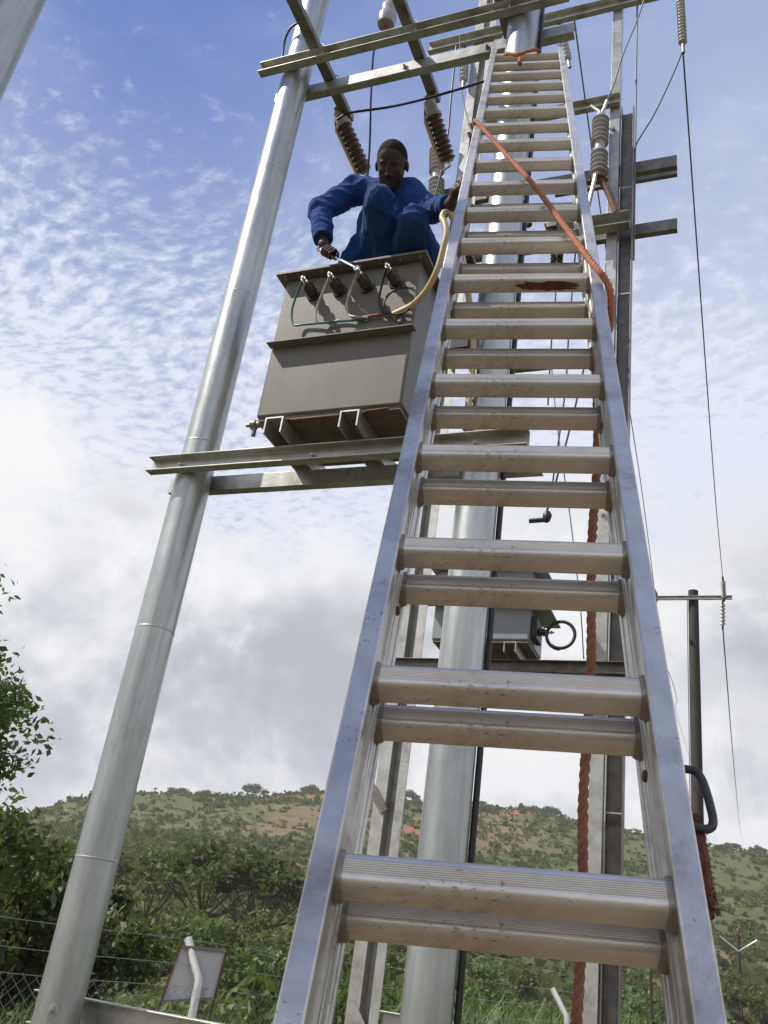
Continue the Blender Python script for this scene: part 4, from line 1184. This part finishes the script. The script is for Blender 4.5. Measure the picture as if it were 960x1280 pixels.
def fpt(u, z):
    return fl(S0 + u / 2.1957, 0.0, z)
for kk in range(k, n_w):
    for sg in (1, -1):
        u0 = kk * pt; u1 = u0 + (H1 - H0)
        za, zb = (H0, H1) if sg > 0 else (H1, H0)
        ua, ub = max(u0, 0), min(u1, LT)
        if ub - ua < 0.02:
            continue
        z_a = za + (zb - za) * (ua - u0) / (u1 - u0); z_b = za + (zb - za) * (ub - u0) / (u1 - u0)
        ml.append(tube([fpt(ua, z_a), fpt(ub, z_b)], 0.0017, 3, False))
o = part('mesh', ml, 'fence_wire', fe, 0); o['kind'] = 'stuff'
for off, z in ((0.0, 1.22), (0.06, 1.36), (0.165, 1.52)):
    P = [fl(s, off, z - 0.015 * math.sin((s - 0.655) / 1.18 * math.pi) ** 2) for s in np.linspace(S0, S1, 60)]
    sh = [tube(P, 0.0018, 4)]
    for s in np.arange(S0, S1, 0.06):
        p = fl(s, off, z)
        sh.append(tube([p + np.array([0.012, 0, 0.014]), p - np.array([0.012, 0, 0.014])], 0.0016, 3))
    part('barbed_wire', sh, 'fence_wire', fe, 60)

sg = thing('sign_board', 'back of a small sign board in a rusty frame behind the fence', 'sign', (-4.0, 6.6, -0.6))
TLc, TRc, BRc, BLc = [np.array(p) for p in SIGN]
nb = nrm(np.cross(TRc - TLc, BLc - TLc))
bv = [p + nb * d for d in (-0.004, 0.004) for p in (TLc, TRc, BRc, BLc)]
part('board', [([tuple(v) for v in bv], [(0, 1, 2, 3), (7, 6, 5, 4), (0, 4, 5, 1), (1, 5, 6, 2), (2, 6, 7, 3), (3, 7, 4, 0)])], 'board', sg)
def bar(p, q, w_):
    v = nrm(q - p); return obox((p + q) / 2 + nb * 0.012 * (1 if nb[1] < 0 else -1), (w_, 0.010, np.linalg.norm(q - p) / 2), (nrm(np.cross(v, nb)), nb, v))
part('frame_upright', [bar(TLc + (TLc - BLc) * 0.03, BLc + (BLc - TLc) * 3.2, 0.009)], 'rust', sg)
part('frame_upright', [bar(TRc + (TRc - BRc) * 0.03, BRc + (BRc - TRc) * 3.2, 0.009)], 'rust', sg)
part('frame_rail', [bar(TLc, TRc, 0.011)], 'galv_old', sg)
part('frame_rail', [bar(BLc, BRc, 0.009)], 'galv_old', sg)

for i, (s_, x, y, zt, lab) in enumerate(((0, -2.15, 21.9, 2.05, 'thin dark stake in the crop left of the right ladder rail'), (1, -1.86, 22.4, 1.9, 'thin dark stake nearer the right ladder rail'))):
    single('stake', [tube(spline([(x, y, gz(x, y) - 0.2), (x + 0.02, y, 0.8), (x - 0.01, y, zt)], 4), 0.03, 6)], 'wood', lab, 'stake', (x, y, gz(x, y)))
# ------------------------------------------------------------------ the worker (one continuous surface from a distance field)
class Field:
    def __init__(s, lo, hi, h):
        s.lo = np.array(lo, float); s.h = h
        s.n = np.ceil((np.array(hi) - s.lo) / h).astype(int) + 1
        s.ax = [s.lo[k] + np.arange(s.n[k]) * h for k in range(3)]
        s.D = np.full(tuple(s.n), 0.5, np.float32)
    def sl(s, lo, hi):
        r = []
        for k in range(3):
            a = int(np.clip(math.floor((lo[k] - s.lo[k]) / s.h), 0, s.n[k] - 1)); b = int(np.clip(math.ceil((hi[k] - s.lo[k]) / s.h) + 1, a + 1, s.n[k]))
            r.append(slice(a, b))
        return tuple(r)
    def grid(s, sl):
        return np.stack(np.meshgrid(*[s.ax[k][sl[k]] for k in range(3)], indexing='ij'), -1)
    def add(s, sl, d, k, sub=False):
        a = s.D[sl]; d = d.astype(np.float32)
        if sub:
            h = np.clip(0.5 - 0.5 * (a + d) / k, 0, 1); s.D[sl] = a * (1 - h) + (-d) * h + k * h * (1 - h)
        else:
            h = np.clip(0.5 + 0.5 * (a - d) / k, 0, 1); s.D[sl] = a * (1 - h) + d * h - k * h * (1 - h)
    def cone(s, p0, p1, r0, r1, k=0.02, sub=False):
        p0 = np.array(p0, float); p1 = np.array(p1, float); m_ = max(r0, r1) + 0.08
        sl = s.sl(np.minimum(p0, p1) - m_, np.maximum(p0, p1) + m_); G = s.grid(sl)
        v = p1 - p0; L2 = max(v @ v, 1e-9)
        t = np.clip(((G - p0) @ v) / L2, 0, 1)
        d = np.linalg.norm(G - p0 - t[..., None] * v, axis=-1) - (r0 + (r1 - r0) * t)
        s.add(sl, d, k, sub)
    def chain(s, pts, rs, k=0.02):
        for i in range(len(pts) - 1):
            s.cone(pts[i], pts[i + 1], rs[i], rs[i + 1], k)
    def ell(s, c, rad, B=None, k=0.02, sub=False):
        c = np.array(c, float); rad = np.array(rad, float); m_ = rad.max() + 0.08
        sl = s.sl(c - m_, c + m_); G = s.grid(sl) - c
        if B is not None:
            G = G @ np.array(B)          # columns of B are the local axes
        q = np.linalg.norm(G / rad, axis=-1); g = np.linalg.norm(G / rad ** 2, axis=-1)
        d = q * (q - 1) / np.maximum(g, 1e-6)
        s.add(sl, d, k, sub)
    def mesh(s):
        """surface nets"""
        D = s.D; ins = D < 0
        n = D.shape
        c = [D[i:n[0] - 1 + i, j:n[1] - 1 + j, k:n[2] - 1 + k] for i in (0, 1) for j in (0, 1) for k in (0, 1)]
        S = np.stack(c, -1); m_ = (S < 0); cell = m_.any(-1) & ~m_.all(-1)
        idx = -np.ones(cell.shape, np.int64); pos = np.argwhere(cell); idx[cell] = np.arange(len(pos))
        v = S[cell]; off = np.array([(i, j, k) for i in (0, 1) for j in (0, 1) for k in (0, 1)], float)
        acc = np.zeros((len(pos), 3)); cnt = np.zeros(len(pos))
        for a in range(8):
            for b in range(a + 1, 8):
                if np.abs(off[a] - off[b]).sum() == 1:
                    cr = (v[:, a] < 0) != (v[:, b] < 0)
                    t = np.where(cr, v[:, a] / np.where(cr, v[:, a] - v[:, b], 1), 0)
                    acc += np.where(cr[:, None], off[a] + t[:, None] * (off[b] - off[a]), 0); cnt += cr
        P = s.lo + (pos + acc / cnt[:, None]) * s.h
        F = []
        for ax in range(3):
            o = [k for k in range(3) if k != ax]
            lo = [slice(None)] * 3; hi = [slice(None)] * 3
            lo[ax] = slice(0, -1); hi[ax] = slice(1, None)
            e = ins[tuple(lo)] != ins[tuple(hi)]
            E_ = np.argwhere(e)
            E_ = E_[(E_[:, o[0]] > 0) & (E_[:, o[1]] > 0) & (E_[:, o[0]] < n[o[0]] - 1) & (E_[:, o[1]] < n[o[1]] - 1)]
            def at(d0, d1):
                q = E_.copy(); q[:, o[0]] += d0; q[:, o[1]] += d1
                return idx[q[:, 0], q[:, 1], q[:, 2]]
            Q = np.stack([at(-1, -1), at(0, -1), at(0, 0), at(-1, 0)], 1)
            fl_ = ins[tuple(lo)][tuple(E_.T)]
            if ax == 1:
                fl_ = ~fl_
            Q[~fl_] = Q[~fl_][:, ::-1]
            F.append(Q)
        F = np.concatenate(F); F = F[(F >= 0).all(1)]
        return P, F


def nrm(v):
    v = np.array(v, float); return v / np.linalg.norm(v)

def worker():
    base = Vector((-1.83, 3.55, 4.969))
    # joints
    hd = np.array([-1.750, 3.335, 5.590])
    fwd = nrm((0.10, -0.58, -0.81)); upv = nrm((0.20, -0.78, 0.60)); upv = nrm(upv - fwd * (upv @ fwd)); rt = np.cross(upv, fwd)
    if rt[0] > 0:
        rt = -rt
    neck = np.array([-1.835, 3.475, 5.515])
    chest = np.array([-1.85, 3.60, 5.37]); pel = np.array([-1.87, 3.77, 5.17])
    shR = np.array([-2.030, 3.465, 5.595]); elR = np.array([-2.170, 3.365, 5.370]); wrR = np.array([-2.078, 3.325, 5.055])
    shL = np.array([-1.675, 3.475, 5.500]); elL = np.array([-1.505, 3.405, 5.260]); wrL = np.array([-1.318, 3.235, 5.105])
    hipR = np.array([-1.925, 3.70, 5.15]); knR = np.array([-1.745, 3.250, 5.240]); anR = np.array([-1.80, 3.62, 5.08])
    hipL = np.array([-1.74, 3.70, 5.14]); knL = np.array([-1.555, 3.320, 5.110]); anL = np.array([-1.58, 3.63, 5.08])
    t = thing('person', 'worker in blue coveralls squatting on the transformer, spanner in one hand', 'person', tuple(base))

    # ---- body: head, neck, trunk, limbs, hands as one surface
    f = Field((-2.30, 3.10, 4.88), (-1.20, 3.98, 5.90), 0.0055)
    f.cone(pel, chest, 0.115, 0.115, 0.03); f.cone(chest, neck, 0.11, 0.07, 0.03); f.cone(neck, hd - upv * 0.03 - fwd * 0.01, 0.056, 0.055, 0.03)
    f.cone(shR, shL, 0.06, 0.06, 0.04)
    f.chain([shR, elR, wrR], [0.052, 0.040, 0.026]); f.chain([shL, elL, wrL], [0.052, 0.040, 0.026])
    f.chain([hipR, knR, anR, anR + np.array([0.0, -0.03, -0.02])], [0.085, 0.052, 0.042, 0.04]); f.chain([hipL, knL, anL, anL + np.array([0, -0.03, -0.02])], [0.085, 0.055, 0.042, 0.04])
    for an in (anR, anL):
        f.cone(an + np.array([0, 0.02, -0.06]), an + np.array([0.0, -0.10, -0.075]), 0.036, 0.03, 0.03)
    # head
    B = np.stack([rt, fwd, upv], 1)
    f.ell(hd + upv * 0.035 - fwd * 0.012, (0.086, 0.100, 0.100), B, 0.02)            # skull
    f.ell(hd + fwd * 0.022 - upv * 0.045, (0.069, 0.072, 0.086), B, 0.03)            # face
    f.ell(hd + fwd * 0.062 - upv * 0.105, (0.030, 0.026, 0.022), B, 0.03)            # chin
    for s_ in (-1, 1):
        f.ell(hd + fwd * 0.060 + rt * s_ * 0.036 - upv * 0.022, (0.024, 0.018, 0.017), B, 0.02)        # cheek
        f.ell(hd + fwd * 0.082 + rt * s_ * 0.030 + upv * 0.008, (0.015, 0.012, 0.009), B, 0.012, True)  # eye socket
        f.ell(hd + fwd * 0.072 + rt * s_ * 0.030 + upv * 0.007, (0.012, 0.010, 0.009), B, 0.005)        # eyeball under the lid
        f.ell(hd + fwd * 0.076 + rt * s_ * 0.030 + upv * 0.027, (0.024, 0.010, 0.007), B, 0.012)        # brow
        f.ell(hd + rt * s_ * 0.088 - fwd * 0.006 - upv * 0.006, (0.010, 0.020, 0.031), B, 0.008)        # ear
        f.ell(hd + fwd * 0.094 + rt * s_ * 0.012 - upv * 0.042, (0.010, 0.009, 0.008), B, 0.008)        # nostril wing
    f.cone(hd + fwd * 0.084 + upv * 0.012, hd + fwd * 0.104 - upv * 0.038, 0.009, 0.012, 0.012)         # nose
    f.ell(hd + fwd * 0.082 - upv * 0.066, (0.024, 0.012, 0.0075), B, 0.008)
    f.ell(hd + fwd * 0.080 - upv * 0.080, (0.022, 0.012, 0.008), B, 0.008)
    f.ell(hd + fwd * 0.094 - upv * 0.0725, (0.020, 0.008, 0.002), B, 0.004, True)
    # right hand closed on the spanner
    sp0 = np.array([-2.085, 3.315, 5.015]); sp1 = np.array([-1.838, 3.298, 4.825])
    sd = nrm(sp1 - sp0); grip = sp0 + sd * 0.075
    pc = grip + np.array([-0.012, 0.030, 0.030])
    f.cone(wrR, pc + np.array([0, 0.0, 0.012]), 0.026, 0.030, 0.02)
    f.cone(pc - sd * 0.026, pc + sd * 0.026, 0.025, 0.025, 0.02)
    side = nrm(np.cross(sd, np.array([0, -1, 0.25])))
    out = nrm(np.array([0, -1.0, 0.1]) - sd * (np.array([0, -1.0, 0.1]) @ sd))
    up2 = nrm(np.cross(sd, out)); 
    if up2[2] < 0:
        up2 = -up2
    for k in range(4):
        c0 = grip + sd * (-0.033 + 0.022 * k); ln = (0.9, 1.0, 0.97, 0.85)[k]
        f.chain([c0 + up2 * 0.034 - out * 0.02, c0 + up2 * 0.030 + out * 0.016 * ln, c0 + out * 0.026 * ln - up2 * 0.004, c0 - up2 * 0.020 + out * 0.010, c0 - up2 * 0.020 - out * 0.008],
                [0.0095, 0.0095, 0.009, 0.0082, 0.0075], 0.004)
    f.chain([pc - sd * 0.020, grip + sd * 0.040 - out * 0.022 + up2 * 0.006, grip + sd * 0.062 - out * 0.004 + up2 * 0.012, grip + sd * 0.074 + out * 0.012 + up2 * 0.012], [0.014, 0.0115, 0.010, 0.0085], 0.006)
    # left hand open against the ladder side
    ph = wrL + np.array([0.030, -0.035, 0.045])
    f.cone(wrL, ph, 0.026, 0.028, 0.02); dirh = nrm(ph - wrL)
    acr = nrm(np.cross(dirh, np.array([0.6, 0.8, 0]))); palm = np.cross(acr, dirh)
    f.cone(ph - acr * 0.024, ph + acr * 0.024, 0.021, 0.021, 0.02)
    for k in range(4):
        b0 = ph + acr * (-0.030 + 0.020 * k) + dirh * 0.018; ln = (0.80, 0.97, 1.0, 0.9)[k]
        f.chain([b0, b0 + dirh * 0.036 * ln + palm * 0.004, b0 + dirh * 0.060 * ln + palm * 0.014, b0 + dirh * 0.074 * ln + palm * 0.028], [0.0098, 0.0092, 0.0085, 0.0072], 0.004)
    f.chain([ph - acr * 0.018 - dirh * 0.02, ph - acr * 0.045 + palm * 0.006, ph - acr * 0.056 + dirh * 0.022 + palm * 0.014, ph - acr * 0.058 + dirh * 0.044 + palm * 0.02], [0.014, 0.0115, 0.0098, 0.0082], 0.006)
    P, F = f.mesh()
    body = bpy.data.objects.new('body', np_mesh('body', P - np.array(base), F, 'skin', True)); link(body, t)

    # ---- hair cap, cropped short
    fh = Field(hd - 0.16, hd + 0.16, 0.006)
    fh.ell(hd + upv * 0.037 - fwd * 0.015, (0.0870, 0.1012, 0.1012), B, 0.004)
    G = fh.grid((slice(None),) * 3) - hd
    a_ = G @ fwd; b_ = G @ upv
    fh.D = np.maximum(fh.D, (-(b_ - 0.050) - (0.045 - a_) * 0.75).astype(np.float32))
    P, F = fh.mesh()
    link(bpy.data.objects.new('hair', np_mesh('hair', P - np.array(base), F, 'hair', True)), t)

    # ---- coveralls: loose cloth round trunk and limbs, with folds
    c = Field((-2.34, 3.10, 4.93), (-1.24, 4.02, 5.74), 0.0062)
    c.cone(pel, chest, 0.165, 0.165, 0.05); c.cone(chest, neck + np.array([0, 0.02, -0.03]), 0.160, 0.085, 0.05)
    c.cone(shR, shL, 0.082, 0.080, 0.05)
    c.cone((-1.86, 3.56, 5.40), (-1.86, 3.62, 5.24), 0.135, 0.14, 0.05)
    c.chain([shR, elR, wrR + (elR - wrR) * 0.10], [0.082, 0.070, 0.058], 0.03); c.chain([shL, elL, wrL + (elL - wrL) * 0.12], [0.080, 0.068, 0.052], 0.03)
    c.chain([hipR, knR, anR], [0.115, 0.084, 0.080], 0.010); c.chain([hipL, knL, anL], [0.115, 0.086, 0.080], 0.010)
    c.cone((-1.98, 3.56, 5.24), (-2.01, 3.56, 5.10), 0.07, 0.08, 0.04)      # loose cloth at the hip
    c.cone((-1.76, 3.56, 5.40), (-1.70, 3.58, 5.18), 0.125, 0.12, 0.04)
    c.cone((-1.66, 3.58, 5.26), (-1.57, 3.56, 5.08), 0.11, 0.105, 0.03)
    # collar: ring round the neck
    na = nrm(hd - upv * 0.06 - neck)
    Bc = rot_to(na)
    for k in range(14):
        a0 = 2 * math.pi * k / 14; a1 = 2 * math.pi * (k + 1) / 14
        q0 = neck + na * 0.012 + 0.078 * (Bc[:, 0] * math.cos(a0) + Bc[:, 1] * math.sin(a0)); q1 = neck + na * 0.012 + 0.078 * (Bc[:, 0] * math.cos(a1) + Bc[:, 1] * math.sin(a1))
        c.cone(q0, q1, 0.016, 0.016, 0.02)
    G = c.grid((slice(None),) * 3)
    x_, y_, z_ = G[..., 0], G[..., 1], G[..., 2]
    # fold noise: sheared sines, stronger near elbows, knees and waist
    def near(p, r):
        return np.exp(-((G - p) ** 2).sum(-1) / (r * r))
    wob = 0.05 * np.sin(11 * x_ + 7 * z_) + 0.04 * np.sin(13 * y_ - 9 * z_ + 1.0) + 0.03 * np.sin(19 * z_ + 5 * x_)
    def crease(ax_, ay_, az_, ph, sharp=0.6):
        q = np.abs(np.sin(ax_ * x_ + ay_ * y_ + az_ * z_ + 9 * wob + ph)); return q ** sharp - 0.6
    fold = 0.008 * crease(13, -9, 24, 0.3) + 0.006 * crease(26, 12, -17, 1.1) + 0.0055 * crease(-24, 40, 52, 2.0) + 0.0035 * crease(60, 20, 35, 0.7)
    w_ = 0.55 + 1.0 * near(elR, 0.13) + 1.2 * near(shR, 0.13) + 1.0 * near(knR, 0.14) + 1.2 * near(np.array([-1.98, 3.55, 5.15]), 0.16) + 1.0 * near(knL, 0.15) + 1.2 * near(elL, 0.12)
    c.D += np.clip(fold * w_, -0.016, 0.012).astype(np.float32)
    # open at the cuffs and neck
    def cut(p, nv):
        d = ((G - np.array(p)) @ nrm(nv))
        lim = np.linalg.norm(G - np.array(p), axis=-1) < 0.16
        c.D[:] = np.where(lim, np.maximum(c.D, d.astype(np.float32)), c.D)
    cut(wrR + (elR - wrR) * 0.14, wrR - elR)
    cut(wrL + (elL - wrL) * 0.16, wrL - elL)
    P, F = c.mesh()
    cov = bpy.data.objects.new('coveralls', np_mesh('coveralls', P - np.array(base), F, 'blue', True)); link(cov, t)
    cov['label'] = 'loose blue work coveralls with rolled out cuffs'
    # boots
    for an in (anR, anL):
        b = Field(an - np.array([0.09, 0.2, 0.13]), an + np.array([0.09, 0.12, 0.08]), 0.007)
        b.cone(an + np.array([0, 0.03, -0.055]), an + np.array([0, -0.11, -0.068]), 0.046, 0.040, 0.03)
        b.cone(an + np.array([0, 0.01, 0.0]), an + np.array([0, 0.01, -0.05]), 0.05, 0.046, 0.03)
        Gz = b.grid((slice(None),) * 3)[..., 2]
        b.D = np.maximum(b.D, (4.970 - Gz).astype(np.float32))
        P, F = b.mesh()
        link(bpy.data.objects.new('boot', np_mesh('boot', P - np.array(base), F, 'shoe', True)), t)
    # spanner in the hand
    sp_o = thing('spanner', 'chrome spanner held by the worker over the third terminal', 'spanner', tuple(sp0))
    nrm2 = nrm(np.cross(sd, np.array([0, 1.0, 0]))); wd = np.cross(sd, nrm2)
    part('shank', [extrude(rrect(0.013, 0.006, 0.0025, 3), sp0, sp1, nrm2, wd)], 'steel', sp_o, 40)
    ring = [sp1 + sd * 0.010 + 0.0135 * (nrm2 * math.cos(a) + sd * math.sin(a)) for a in np.linspace(0, 2 * math.pi, 17)]
    part('ring_end', [tube(ring, 0.0052, 8, False)], 'steel', sp_o)
    jaw = [sp0 - sd * 0.012 + 0.015 * (nrm2 * math.cos(a) + sd * math.sin(a)) for a in np.linspace(-4.1, 1.0, 15)]
    part('open_jaw', [tube(jaw, 0.006, 8)], 'steel', sp_o)


worker()

# ------------------------------------------------------------------ the air between the yard and the hill
def build_haze():
    me = make_mesh('haze', [box((-3300, -3300, -12), (3300, 3300, 150))], 'tank', 0)
    mt = bpy.data.materials.new('pale_air'); mt.use_nodes = True
    N = NT(mt.node_tree)
    v = N.n('ShaderNodeVolumePrincipled', {'Color': (0.93, 0.95, 1.0, 1), 'Density': 0.00042, 'Anisotropy': 0.2})
    N.n('ShaderNodeOutputMaterial', {'Volume': v.outputs[0]})
    me.materials.clear(); me.materials.append(mt)
    o = bpy.data.objects.new('haze', me); COL.objects.link(o)
    o['kind'] = 'stuff'; tag(o, 'thin pale haze in the air over the valley', 'haze')


build_haze()
